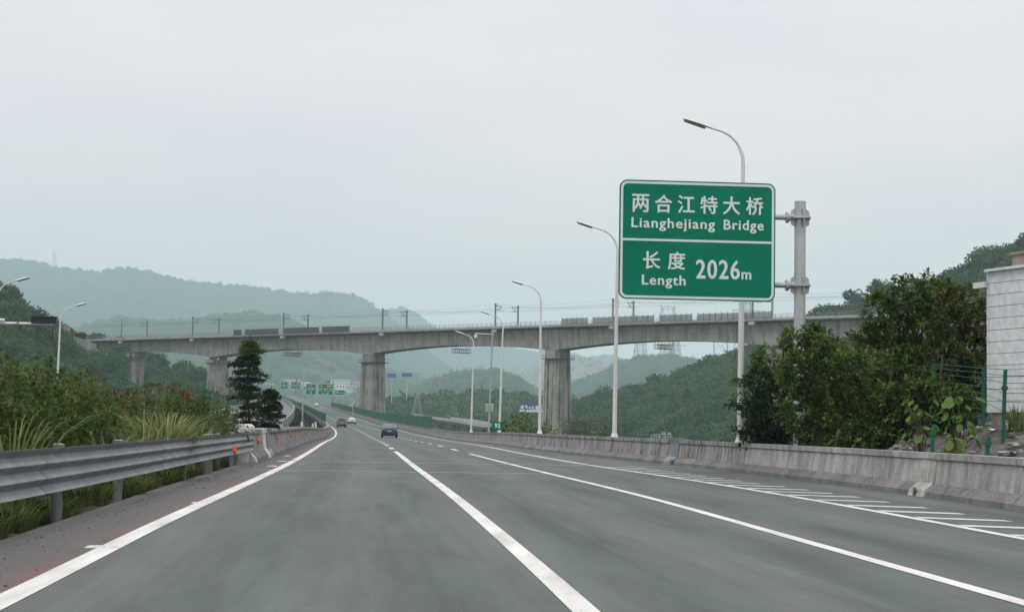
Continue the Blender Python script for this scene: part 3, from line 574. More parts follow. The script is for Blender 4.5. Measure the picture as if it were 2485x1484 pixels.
# piers built in lifts
def pier(t, la, lc, ztop, zbot, taper, cap=None, walk=None, ch=.5, flare=0):
    def ring(z, e=0.0):
        k = (ztop - z) * taper; a = la / 2 + k + e; c = lc / 2 + k + e; q = min(ch, a * .6); pts = [(-a, -c + q), (-a + q, -c), (a - q, -c), (a, -c + q), (a, c - q), (a - q, c), (-a + q, c), (-a, c - q)]
        return [bw(t + x, y, z) for x, y in pts]
    z = ztop
    while z > zbot:
        z2 = max(z - 4.4, zbot); mb = MB(); mb.loft([ring(z, -.05), ring(z - .10, 0), ring(z2 + .10, 0), ring(z2, -.05)]); fix_normals(mb.build('pier_block', M['pier'], via, world=True)); z = z2
    if flare:
        mb = MB(); mb.loft([ring(ztop, 0), ring(ztop + flare, .9), ring(ztop + flare + 1.0, .95)]); fix_normals(mb.build('pier_head', M['pier'], via, world=True))
    if cap:
        mb = MB(); mb.loft([ring(ztop, .35), ring(ztop + .25, .5), ring(ztop + cap, .5)]); fix_normals(mb.build('pier_cap', M['pier'], via, world=True))
        for dt in (-1.3, 1.3):
            for o in (-2.4, 2.4): MB().box(bw(t + dt * .8, o, (ztop + cap + soff(t) + .1) / 2), (1.1, 1.1, soff(t) + .1 - ztop - cap), BM).build('bearing', M['dark_steel'], via, world=True)
    if walk:
        mb = MB(); mb.loft([ring(walk, .95), ring(walk + .22, .95)]); fix_normals(mb.build('pier_walkway', M['dark_steel'], via, world=True)); r = ring(walk + .2, .9); mb = MB()
        for k in range(8):
            p, q = r[k], r[(k + 1) % 8]; mb.bar(p, p + Vector((0, 0, 1.15)), .07)
            for h in (.6, 1.15): mb.bar(p + Vector((0, 0, h)), q + Vector((0, 0, h)), .05)
        mb.build('walkway_railing', M['dark_steel'], via, world=True)
pier(0, 5.6, 6.4, soff(0) + .3, -15, .022, walk=21.6); pier(-80, 5.6, 6.4, soff(-80) + .3, -15, .022, walk=21.4)
pier(-160, 4.3, 8.4, 21.9, -15, .012, cap=1.4, ch=1.2); pier(80, 4.3, 8.4, 21.9, -15, .012, cap=1.4, ch=1.2)
pier(-208, 3.2, 6.4, 23.0, -15, .010, ch=1.0, flare=2.2); pier(128, 3.2, 6.4, 23.0, -15, .010, ch=1.0, flare=2.2); pier(160, 3.2, 6, 27.4, -15, .01, ch=1, cap=1.1); pier(192, 3.2, 6, 27.4, -15, .01, ch=1, cap=1.1)
# dark run-off stains below the walkways of the two tall piers
M['stain'] = concrete('run_off_stain', (.055, .052, .045), (.10, .095, .085), (.03, .03, .025), .5, 1.0)
for t0, strips in ((0, ((-.9, 1.1, 21.3, -9), (1.0, .5, 21.3, -4), (-2.0, .4, 21.2, 2))), (-80, ((-.4, .7, 21.1, -10), (-1.6, .45, 21.1, 9)))):
    for c0_, wd0, za, zb in strips:
        mb = MB(); zt0 = soff(t0) + .3; n = 16
        for i in range(n + 1):
            z = za + (zb - za) * i / n; o = 3.2 + (zt0 - z) * .022 + .012; h_ = wd0 * (.55 + .45 * math.sin(i * 2.1) * random.random()) * (1 - .6 * (i / n) ** 3) / 2; j = c0_ + random.uniform(-.06, .06)
            mb.v += [tuple(bw(t0 + j - h_, o, z)), tuple(bw(t0 + j + h_, o, z))]
        mb.f = [(2 * i, 2 * i + 1, 2 * i + 3, 2 * i + 2) for i in range(n)]; fix_normals(mb.build('water_stain', M['stain'], via, world=True))
# overhead line masts
def mast_mesh():
    mb = MB()
    for x in (-.2, .2): mb.box((x, 0, 3.85), (.13, .26, 7.7))
    for k in range(14): mb.bar((-.2, 0, .3 + .54 * k), (.2, 0, .57 + .54 * k), .08)
    return mb.mesh('mast_post', M['mast'])
MP = mast_mesh()
def arm_mesh(s):
    mb = MB(); mb.tube([(0, .1, 6.9), (0, s * 3.1, 6.95)], .11, 5); mb.tube([(0, .1, 5.4), (0, s * 1.3, 5.7), (0, s * 2.9, 6.9)], .10, 5); mb.tube([(0, s * 1.25, 5.6), (0, s * 1.35, 6.9)], .05, 5); mb.tube([(0, s * 1.3, 5.65), (0, s * 3.3, 5.5)], .08, 5)
    mb.tube([(0, -.9, 7.3), (0, .9, 7.3)], .06, 5); return mb.mesh('cantilever_arm', M['mast'])
AN, AF = arm_mesh(1), arm_mesh(-1)
brk = MB().box((0, 0, -.65), (1.9, .75, .85)).mesh('mast_bracket', M['slab'])
NEAR = [-210.6, -168.2, -118.9, -70.4, -20.8, 25.4, 74.3, 124, 172]; FAR = [-209.4, -166.8, -118.5, -70.1, -21, 24.7, 73.7, 123, 171]
where = ['at the left end of the viaduct', 'above the wide left pier with bearings', 'between the left screen groups above the dark tree', 'just right of the left tall pier', 'just left of the right tall pier', 'just left of the big green sign edge', 'below the right part of the green sign', 'behind the roadside trees', 'behind the white building']
for s, lst, o_ in ((1, NEAR, 5.6), (-1, FAR, -5.6)):
    for i, q in enumerate(lst):
        t_ = thing('overhead_line_mast', f"{'near' if s > 0 else 'far'} side railway catenary mast {where[i]}", 'catenary mast', tuple(bw(q, o_, DECK + .02)), math.atan2(BD.y, BD.x), 'overhead line masts along the viaduct')
        link('mast_post', MP, t_); link('cantilever_arm', AN if s > 0 else AF, t_)
        if s > 0: o = link('mast_bracket', brk, via); o.location = bw(q, 6.0, DECK - .3) - via.location; o.rotation_euler = (0, 0, math.atan2(BD.y, BD.x))
for o_, z, nm in ((2.2, 37.1, 'near track contact wire'), (2.2, 38.4, 'near track messenger wire'), (-2.2, 37.1, 'far track contact wire'), (-2.2, 38.4, 'far track messenger wire'), (6.3, 38.85, 'near edge feeder wire'), (-6.3, 38.85, 'far edge feeder wire')):
    mb = MB(); pts = []; N_ = NEAR
    for a, b in zip([-242] + N_, N_ + [192]):
        for k in range(4): u = k / 4; pts.append(bw(a + (b - a) * u, o_, z - (.9 if z > 37.5 else .1) * 4 * u * (1 - u)))
    mb.tube(pts, .02, 3); tag(mb.build('overhead_wire', M['wire']), f'thin {nm} strung between the masts over the viaduct', 'wire', 'overhead wires of the railway')
# inspection cages hung under the middle of three spans
cg = MB()
for y in (-3.6, 3.6):
    for x in (-.7, .7): cg.bar((x, y * .93, -.1), (x, y * .93, 2.6), .10)
for z in (-1.3, -.1):
    for x in (-.8, .8): cg.bar((x, -3.7, z), (x, 3.7, z), .16)
    for y in (-3.7, 3.7): cg.bar((-.8, y, z), (.8, y, z), .16)
for k in range(9):
    for x in (-.8, .8): cg.bar((x, -3.7 + .925 * k, -1.3), (x, -3.7 + .925 * k, -.1), .11)
cg.box((0, 0, -1.34), (1.6, 7.4, .06)); cgm = cg.mesh('inspection_cage', M['dark_steel'])
for q, l in ((-120, 'above the dark tiered tree'), (-40, 'beside the camera mast'), (40, 'below the big green sign')):
    o = link('inspection_cage', cgm); o.location = bw(q, 0, soff(q) - 1.0); o.rotation_euler = (0, 0, math.atan2(BD.y, BD.x)); tag(o, f'dark steel inspection cage hanging under the viaduct span {l}', 'inspection cage', 'cages hung under the viaduct')
# stepped concrete walls of the cutting where the railway leaves the viaduct
def wallthing(name, label, a, b, w_, z0, z1a, z1b, m_):
    a = Vector(a); b = Vector(b); d = (b - a); n_ = Vector((-d.y, d.x, 0)).normalized() * w_; mb = MB()
    mb.loft([[(p.x - n_.x, p.y - n_.y, z0), (p.x + n_.x, p.y + n_.y, z0), (p.x + n_.x, p.y + n_.y, z1), (p.x - n_.x, p.y - n_.y, z1)] for p, z1 in ((a, z1a), (b, z1b))])
    L = d.length; k = int(L // 3.2)
    o = fix_normals(mb.build(name, M[m_])); o2 = tag(o, label, 'wall', kind='thing')
    for i in range(1, k):
        p = a + d * (i / k) - n_ * 1.04 * (1 if True else 1); z1 = z1a + (z1b - z1a) * i / k; c = MB().box((p.x, p.y, (z0 + z1) / 2), (.5, .35, z1 - z0 - .2), rz=math.atan2(d.y, d.x)).build('rib', M[m_], o2)
    return o2
def hillwall(label, x0, y0, x1, y1, dy, m_):
    a = HILL_L(x0, y0 + dy); b = HILL_L(x1, y1 + dy); za = at(x0, y0, a.y).z; zb = at(x1, y1, b.y).z
    return wallthing('retaining_wall', label, (a.x, a.y, 0), (b.x, b.y, 0), .5, min(a.z, b.z) - 4, za, zb, m_)
hillwall('grey ribbed retaining wall beside the railway end at left', 232, 834, 150, 806, 26, 'wallgrey')
hillwall('upper grey wall stepping up the left hillside behind the black message box', 168, 792, 92, 768, 30, 'wallgrey')
hillwall('topmost grey wall on the left hillside under the trees', 88, 765, 30, 742, 22, 'wallgrey')
hillwall('pale sloping concrete wall low on the left hillside by the lamp post', 252, 858, 205, 832, 14, 'slab')
hillwall('broken grey wall at the far left of the hillside above the arm pole', 60, 790, -10, 758, 14, 'wallgrey')

for (x0, y0, x1, y1, lab) in ((762, 860, 852, 852, 'upper pale terrace wall on the hazy hill under the viaduct'), (770, 884, 868, 877, 'middle pale terrace wall on the hazy hill under the viaduct'), (792, 908, 872, 902, 'lower pale terrace wall above the far white buildings'), (948, 900, 1020, 904, 'pale terrace wall behind the two far blue billboards')):
    a = HILL_M(x0, y0 + 10); b = HILL_M(x1, y1 + 10); wallthing('terrace_wall', lab, (a.x, a.y, 0), (b.x, b.y, 0), 2.0, min(a.z, b.z) - 12, at(x0, y0, a.y).z, at(x1, y1, b.y).z, 'bare')
# ------------------------------------------------------------------ the road's own viaduct
rv = thing('road_viaduct', 'concrete bridge carrying the road with its girder and piers over the valley', 'bridge', (fl(XD, 200), 200, -14))
Yv = YS[(YS >= BR0)]
def center(Y): return (XL(Y) + XR(Y)) / 2
W2 = 6.6
mb = sweep([(-W2, -.03), (-W2, -.35), (-W2 + 2.0, -.75), (-W2 + 2.6, -2.5), (W2 - 2.6, -2.5), (W2 - 2.0, -.75), (W2, -.35), (W2, -.03)], Yv, center, zr); fix_normals(mb.build('girder', M['slab'], rv, world=True))
for k in range(26):
    Y = 92 + 40.0 * k; z = fl(zr, Y); zg = float(valley(fl(center, Y), Y)) - 2
    if z - 2.5 - zg < 1: continue
    c = (fl(center, Y), Y); mb = MB(); mb.loft([[(c[0] - a, Y - b, q), (c[0] + a, Y - b, q), (c[0] + a, Y + b, q), (c[0] - a, Y + b, q)] for a, b, q in ((1.4, 1.0, zg), (1.4, 1.0, z - 4.6), (4.4, 1.1, z - 3.5), (4.4, 1.1, z - 2.5))]); fix_normals(mb.build('pier', M['pier'], rv, world=True))
# neighbouring carriageway at left, a little higher further on
lv = thing('left_carriageway_viaduct', 'second concrete road bridge left of the road half hidden by hedge and tree', 'bridge', (fl(XL, 240) - 12, 240, -14)); lv.name = 'neighbour_road_viaduct'
ZL = lambda Y: zr(Y) + 3.0 * smooth01((np.asarray(Y, float) - 150) / 230.0) - .1
XLC = lambda Y: XL(Y) - 12.5
Yl = np.concatenate([np.arange(-60, 60, 10), np.arange(60, 900, 12.0)])
mb = sweep([(-6.3, -.02), (-6.3, -.4), (-4.4, -.8), (-3.8, -2.6), (3.8, -2.6), (4.4, -.8), (6.3, -.4), (6.3, -.02)], Yl, XLC, ZL); fix_normals(mb.build('girder', M['slab'], lv, world=True))
mb = MB(); X = XLC(Yl); Z = ZL(Yl) + .004; mb.loft([[(X[i] - 6, Yl[i], Z[i]), (X[i] + 6, Yl[i], Z[i])] for i in range(len(Yl))], closed=False, cap=False); tag(mb.build('road_surface', M['asphalt_far'], lv, world=True))
for s in (-1, 1):
    mb = sweep([(s * 6.3, -.4), (s * 6.32, .95), (s * 6.0, .95), (s * 5.95, .0)], Yl, XLC, ZL); fix_normals(mb.build('parapet', M['barrier_dirty'], lv, world=True))
for k in range(20):
    Y = 84 + 40.0 * k; z = float(ZL(Y)); zg = float(valley(fl(XLC, Y), Y)) - 2; c = fl(XLC, Y)
    mb = MB(); mb.loft([[(c - a, Y - b, q), (c + a, Y - b, q), (c + a, Y + b, q), (c - a, Y + b, q)] for a, b, q in ((1.5, 1.1, zg), (1.5, 1.1, z - 5.4), (5.0, 1.2, z - 4.0), (5.0, 1.2, z - 2.6))]); fix_normals(mb.build('pier', M['pier'], lv, world=True))
# ------------------------------------------------------------------ concrete barriers
PR_UP = [(.20, .26), (.27, .72), (.23, .75), (.23, .87), (.50, .87), (.50, .20), (.20, .2)]
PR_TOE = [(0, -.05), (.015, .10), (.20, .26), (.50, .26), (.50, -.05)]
def barrier(root, fX, side, ys, hs, mats, base=0.0):
    for i, (a, b) in enumerate(zip(ys, ys[1:])):
        n = max(2, int((b - a) / 2) + 1); Y = np.linspace(a + .015, b - .015, n); m_ = mats(a)
        o = fix_normals(sweep([(s, z * hs) for s, z in PR_UP], Y, fX, lambda q: zr(q) + base, side).build('barrier_segment', M[m_], root, world=True))
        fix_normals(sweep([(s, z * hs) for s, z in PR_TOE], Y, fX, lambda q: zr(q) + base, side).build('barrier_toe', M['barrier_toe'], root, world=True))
rb = thing('concrete_barrier', 'long weathered concrete crash barrier along the right edge of the road', 'barrier', (fl(XR, 40), 40, 0))
ys = [-40, -30, -20, -10, 0, 6, 12, 18, 24, 30, 36, 41.5, 47, 53, 59, 62.3, 65] + [65 + 5 * k for k in range(1, 38)] + [262 + 12 * k for k in range(0, 20)] + [520 + 60 * k for k in range(0, 14)]
ys = sorted(set(ys)); barrier(rb, XR, 1, ys, 1.0, lambda a: 'barrier' if a < 53 else 'barrier_dirty')
# grey painted pier of the barrier at the bridge joint, pale patch at the joint nearest the camera
mb = sweep([(-.03, 0), (.0, .12), (.16, .28), (.22, .74), (.19, .92), (.54, .92), (.54, 0)], np.array([62.0, 63.4]), XR, zr, 1); fix_normals(mb.build('joint_cover', M['rail'], rb, world=True))
mb = sweep([(-.05, -.02), (.0, .13), (.17, .27), (.24, .73), (.2, .76), (.2, .86), (.5, .86), (.5, 0)], np.array([35.4, 35.9, 36.5]), XR, zr, 1); fix_normals(mb.build('joint_patch', M['barrier_pale'], rb, world=True))
lb = thing('concrete_barrier', 'curving weathered concrete barrier on the left with orange reflectors', 'barrier', (fl(XL, 60), 60, 0))
mb = sweep([(s, z * 1.16) for s, z in PR_UP], np.array([57.2, 60, 63.2]), XL, zr, -1); fix_normals(mb.build('barrier_segment', M['barrier_dirty'], lb, world=True)); mb = sweep([(s, z * 1.16) for s, z in PR_TOE], np.array([57.2, 60, 63.2]), XL, zr, -1); fix_normals(mb.build('barrier_toe', M['barrier_toe'], lb, world=True))
mb = sweep([(-.04, -.02), (0, .13), (.16, .32), (.22, .84), (.18, .88), (.16, 1.04), (.56, 1.04), (.56, 0)], np.array([63.3, 64.1, 64.9]), XL, zr, -1); tag(fix_normals(mb.build('joint_pilaster', M['cwhite'], lb, world=True)), 'white painted concrete pilaster at the bridge joint')
mb = sweep([(-.06, -.02), (-.02, .12), (.13, .30), (.19, .84), (.14, 1.05), (.58, 1.05), (.58, 0)], np.array([65.0, 66.6]), XL, zr, -1); tag(fix_normals(mb.build('joint_cover', M['rail'], lb, world=True)), 'grey steel cover plate over the joint')
ys = [66.8] + [72 + 5 * k for k in range(0, 36)] + [260 + 12 * k for k in range(0, 21)] + [520 + 60 * k for k in range(0, 14)]
barrier(lb, XL, -1, ys, 1.16, lambda a: 'barrier_dirty')
mb = sweep([(.17, .87), (.15, .93), (.17, 1.02), (.53, 1.02), (.53, .87)], YS[(YS > 66) & (YS < 700)], XL, zr, -1); fix_normals(mb.build('coping', M['barrier_dirty'], lb, world=True))
# white rounded end block
mb = sweep([(-.06, -.02), (.0, .12), (.17, .30), (.22, .84), (.20, .98), (.52, .98), (.52, 0)], np.array([56.4, 57.15]), XL, zr, -1); tag(fix_normals(mb.build('end_block', M['cwhite'], lb, world=True)), 'white painted end of the left barrier')
mb = MB(); q = (fl(XL, 57.2) - .38, 57.2); mb.tube([(q[0], q[1] - 1.1, 1.03), (q[0], q[1] + 1.0, 1.03)], .17, 10); tag(mb.build('end_cap', M['cwhite'], lb, True, world=True), 'white rounded cap on the barrier end')
for i, Y in enumerate([61.2, 73, 86.5, 100, 114, 129, 145, 162]):
    x = fl(XL, Y) - .215; z = fl(zr, Y) + .66; mb = MB(); mb.add([(x, Y - .30, z - .02), (x - .005, Y + .02, z - .11), (x - .02, Y + .02, z + .09), (x + .02, Y - .30, z - .02), (x + .06, Y + .02, z - .11), (x + .055, Y + .02, z + .09)], [(0, 1, 2), (3, 5, 4), (0, 2, 5, 3), (0, 3, 4, 1), (1, 4, 5, 2)]); fix_normals(mb.build('reflector', M['orange'], lb, world=True))
# white delineator posts leaning behind the left barrier
for i, (Y, h, lean) in enumerate([(89, 1.60, .07), (127, 1.58, .07), (165, 1.62, .06), (183, 1.85, .08)]):
    b = Vector((fl(XL, Y) - .72, Y, fl(zr, Y) - .2)); mb = MB(); mb.bar((0, 0, 0), (-lean * h * 1.3, 0, h), .17)
    o = mb.build('marker_post', M['cwhite']); o.location = b; tag(o, ['short leaning white post behind left barrier, the nearest of four', 'leaning white post second along the left barrier top', 'leaning white post third along the left barrier top', 'slim leaning white post where the left barrier bends away'][i], 'marker post', 'white posts along the left barrier')
# ------------------------------------------------------------------ green noise screens on both parapets
def screen_wall(label, fX, off, y0, y1, step, h):
    root = thing('noise_barrier', label, 'noise barrier', (fl(fX, y0) + off, y0, fl(zr, y0) + .9)); y = y0
    while y < y1:
        b = min(y + step, y1); P = [Vector((fl(fX, q) + off, q, fl(zr, q))) for q in (y, b)]; mb = MB()
        mb.add([(p.x + e, p.y, p.z + z) for p in P for e in (-.06, .06) for z in (.92, .95 + h)], [(0, 1, 5, 4), (2, 6, 7, 3), (1, 3, 7, 5), (0, 4, 6, 2), (0, 2, 3, 1), (4, 5, 7, 6)])
        fix_normals(mb.build('panel', M['panel_green'], root, world=True))
        MB().box((P[0].x, P[0].y, P[0].z + .92 + (h + .1) / 2), (.18, .14, h + .12)).build('post', M['fence_green'], root, world=True); y = b
screen_wall('dark green noise barrier on the right parapet behind the blue car', XR, .30, 256, 750, 6.5, 1.65)
screen_wall('long green noise barrier on the left parapet curving away uphill', XL, -.35, 338, 1280, 8, 1.6)
# ------------------------------------------------------------------ guard rail on the left
XG = soft(pchip([-60, 0, 8, 19.5, 25.8, 40, 57.6], [-.8, -4.3, -4.95, -5.58, -5.98, -7.02, -8.30]), .04)
gr = thing('guard_rail', 'grey triple wave steel guard rail on posts along the left shoulder', 'guard rail', (fl(XG, 20), 20, 0))
wave = []
for k in range(25):
    z = k / 24; wave.append((.045 * math.cos(z * 6 * math.pi + math.pi) - .0, .365 + .56 * z))
prof = [(-s, z) for s, z in wave] + [(-s - .012, z) for s, z in reversed(wave)]
gy_ = [-30, -22, -14, -6, 2, 6, 10, 14, 18, 22, 26, 30, 34, 38, 42, 46, 50, 53.5, 57.3]
for i, (a, b) in enumerate(zip(gy_, gy_[1:])):
    Y = np.linspace(a - (.12 if i else 0), b, 5); e = .006 * (i % 2)
    o = fix_normals(sweep([(s + e, z) for s, z in prof], Y, XG, lambda q: zr(q), 1).build('rail_beam', M['rail'], gr, True, world=True))
pm = MB(); pm.tube([(0, 0, -.5), (0, 0, .93)], .075, 10); pm = pm.mesh('post', M['rail'], True); cm = MB(); cm.tube([(0, 0, .92), (0, 0, .94), (0, 0, .955)], [.082, .082, .05], 10); cm = cm.mesh('post_cap', M['rail'], True)
bm_ = MB(); bm_.box((.11, 0, .653), (.14, .12, .42)); bm_ = bm_.mesh('spacer', M['rail']); bo = MB()
py = [-20, -14, -8, -2, 4, 9.5, 14.5, 19.3, 24, 29.4, 39.2, 44, 45.3, 47.2, 52]
for Y in py:
    x = fl(XG, Y) - .23
    for me in (pm, cm, bm_): o = link(me.name, me, gr); o.location = Vector((x, Y, 0)) - gr.location
for Y in (11, 16.2, 21.3, 26.4, 31.8, 36.9, 41.5, 44.5, 48.2, 50.4, 52.3, 53.8, 55, 56, 56.8):
    for z in (.552, .738): bo.tube([(fl(XG, Y) - .06, Y, z), (fl(XG, Y) - .022, Y, z)], [.036, .028], 8)
tag(bo.build('bolts', M['dark_steel'], gr, world=True), kind='stuff'); bpy.data.objects['bolts'].name = 'bolt_heads'
mb = MB(); Y = 49.0; x = fl(XG, Y) + .06; mb.add([(x, Y - .22, .49), (x, Y, .38), (x, Y + .02, .62), (x + .09, Y, .40), (x + .09, Y + .02, .62)], [(0, 1, 2), (0, 4, 3), (0, 2, 4), (0, 3, 1), (1, 3, 4, 2)]); fix_normals(mb.build('reflector', M['orange'], gr, world=True))
mb = MB(); mb.tube([(fl(XG, 56.2) - .25, 56.2, -.3), (fl(XG, 56.2) - .25, 56.2, .55)], .22, 12); mb.build('anchor_post', M['galv'], gr, True, world=True)

# ------------------------------------------------------------------ lettering
def text_mesh(s, size, bold=0.0, spacing=1.0, name='lettering', m=None, align='LEFT', depth=.004, sx=1.0):
    cu = bpy.data.curves.new('tmp', 'FONT'); cu.body = s; cu.size = size; cu.offset = bold; cu.space_character = spacing; cu.align_x = align; cu.extrude = depth; cu.resolution_u = 3
    o = bpy.data.objects.new('tmp', cu); COL.objects.link(o); bpy.context.view_layer.update()
    me = bpy.data.meshes.new_from_object(o.evaluated_get(bpy.context.evaluated_depsgraph_get())); bpy.data.objects.remove(o); bpy.data.curves.remove(cu)
    me.name = name; me.materials.clear(); me.materials.append(m or M['sign_white'])
    R = Matrix.Rotation(math.radians(90), 4, 'X'); me.transform(R @ Matrix.Diagonal((sx, 1, 1, 1))); return me
def mesh_box(me):
    c = np.empty(len(me.vertices) * 3, np.float32); me.vertices.foreach_get('co', c); c = c.reshape(-1, 3); return c.min(0), c.max(0)
def put_text(root, s, x0, x1, zbase, height, bold=.0, m=None, y=-.04, name='lettering', centre=False):
    """one word as one mesh, fitted between x0 and x1, its body `height` tall standing on zbase; made bold by shifted copies of the same outline"""
    latin = ord(s[0]) < 128; me = text_mesh(s, 1.0, 0, 1.12 if latin and len(s) > 1 else 1.0, name, m); a, b = mesh_box(me); x0 += bold; x1 -= bold; k = (x1 - x0) / (b[0] - a[0])
    ref = text_mesh('H' if latin else s[0], 1.0); ra, rb_ = mesh_box(ref); kz = height / (rb_[2] - ra[2]); z0 = 0 if latin else ra[2]
    me.transform(Matrix.Translation((x0, y, zbase)) @ Matrix.Diagonal((k, 1, kz, 1)) @ Matrix.Translation((-a[0], 0, -z0))); bpy.data.meshes.remove(ref)
    if bold:
        n = len(me.vertices); co = np.empty(n * 3, np.float32); me.vertices.foreach_get('co', co); co = co.reshape(-1, 3); F = [tuple(p.vertices) for p in me.polygons]; V = []; FF = []
        for i, (dx, dz) in enumerate(((0, 0), (-bold, 0), (bold, 0), (0, bold * .8), (0, -bold * .8))):
            V.append(co + np.array([dx, -.0006 * i, dz], np.float32)); FF += [tuple(v + i * n for v in f) for f in F]
        me2 = bpy.data.meshes.new(name); me2.from_pydata(np.concatenate(V).tolist(), [], FF); me2.materials.append(me.materials[0]); bpy.data.meshes.remove(me); me = me2
    return link(name, me, root)
def rrect(w_, h_, r, n=6):
    pts = []
    for cx, cz, a0 in ((w_ / 2 - r, -h_ / 2 + r, -90), (w_ / 2 - r, h_ / 2 - r, 0), (-w_ / 2 + r, h_ / 2 - r, 90), (-w_ / 2 + r, -h_ / 2 + r, 180)):
        for k in range(n + 1): a = math.radians(a0 + 90 * k / n); pts.append((cx + r * math.cos(a), cz + r * math.sin(a)))
    return pts
# ------------------------------------------------------------------ the big bridge name sign
YSG = 48.5; pl, pr_ = at(1502, 577, YSG - .2), at(1881, 590, YSG + .2); sgc = (pl + pr_) / 2; syaw = math.atan2(pr_.y - pl.y, pr_.x - pl.x); SW = (pr_ - pl).to_2d().length; SH = 3.27
sgc.z = (at(1692, 440.5, YSG).z + at(1692, 728.5, YSG).z) / 2; SH = at(1692, 440.5, YSG).z - at(1692, 728.5, YSG).z
sign = thing('bridge_name_sign', 'big green road sign with white Chinese and English bridge name on a grey pole', 'road sign', tuple(sgc), syaw)
P = rrect(SW, SH, .22); cuts = [-SH / 2 - 1, -SH * .165, SH * .135, SH / 2 + 1]
def clip(poly, lo, hi):
    for s, v in ((1, lo), (-1, hi)):
        o = []
        for i in range(len(poly)):
            a, b = poly[i], poly[(i + 1) % len(poly)]; da, db = s * (a[1] - v), s * (b[1] - v)
            if da >= 0: o.append(a)
            if (da > 0) != (db > 0) and abs(da - db) > 1e-9: q = da / (da - db); o.append((a[0] + (b[0] - a[0]) * q, v))
        poly = o
    return poly
for a, b in zip(cuts, cuts[1:]):
    mb = MB(); mb.prism(clip(P, a + .0012, b - .0012), -.02, .01); fix_normals(mb.build('sign_panel', M['green_sign'], sign))
mb = MB(); A = rrect(SW - .075, SH - .075, .185); B = rrect(SW - .205, SH - .205, .13); n = len(A); yb = -.0235
mb.add([(p[0], yb, p[1]) for p in A] + [(p[0], yb, p[1]) for p in B], [(i, (i + 1) % n, n + (i + 1) % n, n + i) for i in range(n)]).build('border', M['sign_white'], sign)
MB().box((0, -.0225, -.005), (SW - .21, .003, .062)).build('divider', M['sign_white'], sign)
kx = SW / 1425.0
def sx(v): return (v - 892.5) * kx
for ch, c in zip('两合江特大桥', (372, 580, 787, 995, 1201, 1414)): put_text(sign, ch, sx(c - 79), sx(c + 79), .755, .485, .010, y=-.024)
put_text(sign, 'Lianghejiang', sx(290), sx(1052), .335, .262, .009, y=-.024); put_text(sign, 'Bridge', sx(1130), sx(1498), .335, .262, .009, y=-.024)
for ch, c in zip('长度', (478, 704)): put_text(sign, ch, sx(c - 80), sx(c + 80), -.80, .475, .010, y=-.024)
put_text(sign, 'Length', sx(390), sx(788), -1.235, .262, .009, y=-.024); put_text(sign, '2026', sx(880), sx(1282), -1.03, .50, .013, y=-.024); put_text(sign, 'm', sx(1297), sx(1386), -1.03, .285, .009, y=-.024)
# pole, arms and flanges (world coordinates)
pp = at(1941, 660, YSG + .55); pz = at(1942, 490, YSG + .55).z; inv = sign.matrix_basis.inverted()
def sl(v): return inv @ Vector(v)
bpy.context.view_layer.update(); inv = sign.matrix_world.inverted()
mb = MB(); mb.tube([sl((pp.x, pp.y, -.4)), sl((pp.x, pp.y, pz))], .158, 20); mb.build('pole', M['galv'], sign, True)
mb = MB(); mb.tube([sl((pp.x, pp.y, pz)), sl((pp.x, pp.y, pz + .012)), sl((pp.x, pp.y, pz + .05))], [.162, .162, .06], 20); mb.build('pole_cap', M['galv'], sign, True)
for zc in (at(1900, 522, YSG).z, at(1900, 688, YSG).z):
    e = sl((pp.x, pp.y, zc)); mb = MB(); mb.tube([(-SW * .3, e.y, e.z), (e.x - .36, e.y, e.z)], .075, 12); mb.build('arm', M['galv'], sign, True)
    mb = MB(); mb.tube([(e.x - .40, e.y, e.z), (e.x - .37, e.y, e.z)], .155, 16); mb.tube([(e.x - .36, e.y, e.z), (e.x - .33, e.y, e.z)], .155, 16)
    mb.tube([(e.x - .33, e.y, e.z), (e.x - .15, e.y, e.z)], .10, 12); mb.build('flange', M['galv'], sign, True)
    mb = MB(); mb.tube([(e.x, e.y, e.z - .03), (e.x, e.y, e.z + .03)], .30, 16); mb.build('collar_plate', M['galv'], sign, True)
    for a in (0, 90, 180, 270):
        d = Vector((math.cos(math.radians(a + 8)), math.sin(math.radians(a + 8)), 0)); mb = MB()
        for s in (1, -1): q = Vector((e.x, e.y, e.z + s * .03)); mb.add([q + d * .15, q + d * .29, q + d * .27 + Vector((0, 0, s * .16)), q + d * .15 + Vector((0, 0, s * .24))] + [q + d * .15 + Vector((-d.y, d.x, 0)) * .02, q + d * .29 + Vector((-d.y, d.x, 0)) * .02, q + d * .27 + Vector((-d.y, d.x, 0)) * .02 + Vector((0, 0, s * .16)), q + d * .15 + Vector((-d.y, d.x, 0)) * .02 + Vector((0, 0, s * .24))], [(0, 1, 2, 3), (7, 6, 5, 4), (0, 4, 5, 1), (1, 5, 6, 2), (2, 6, 7, 3), (3, 7, 4, 0)])
        fix_normals(mb.build('gusset', M['galv'], sign))
for xx in (-.9, .0, .9):
    MB().box((xx, .05, 0), (.08, .06, SH * .86)).build('back_rail', M['sign_back'], sign)
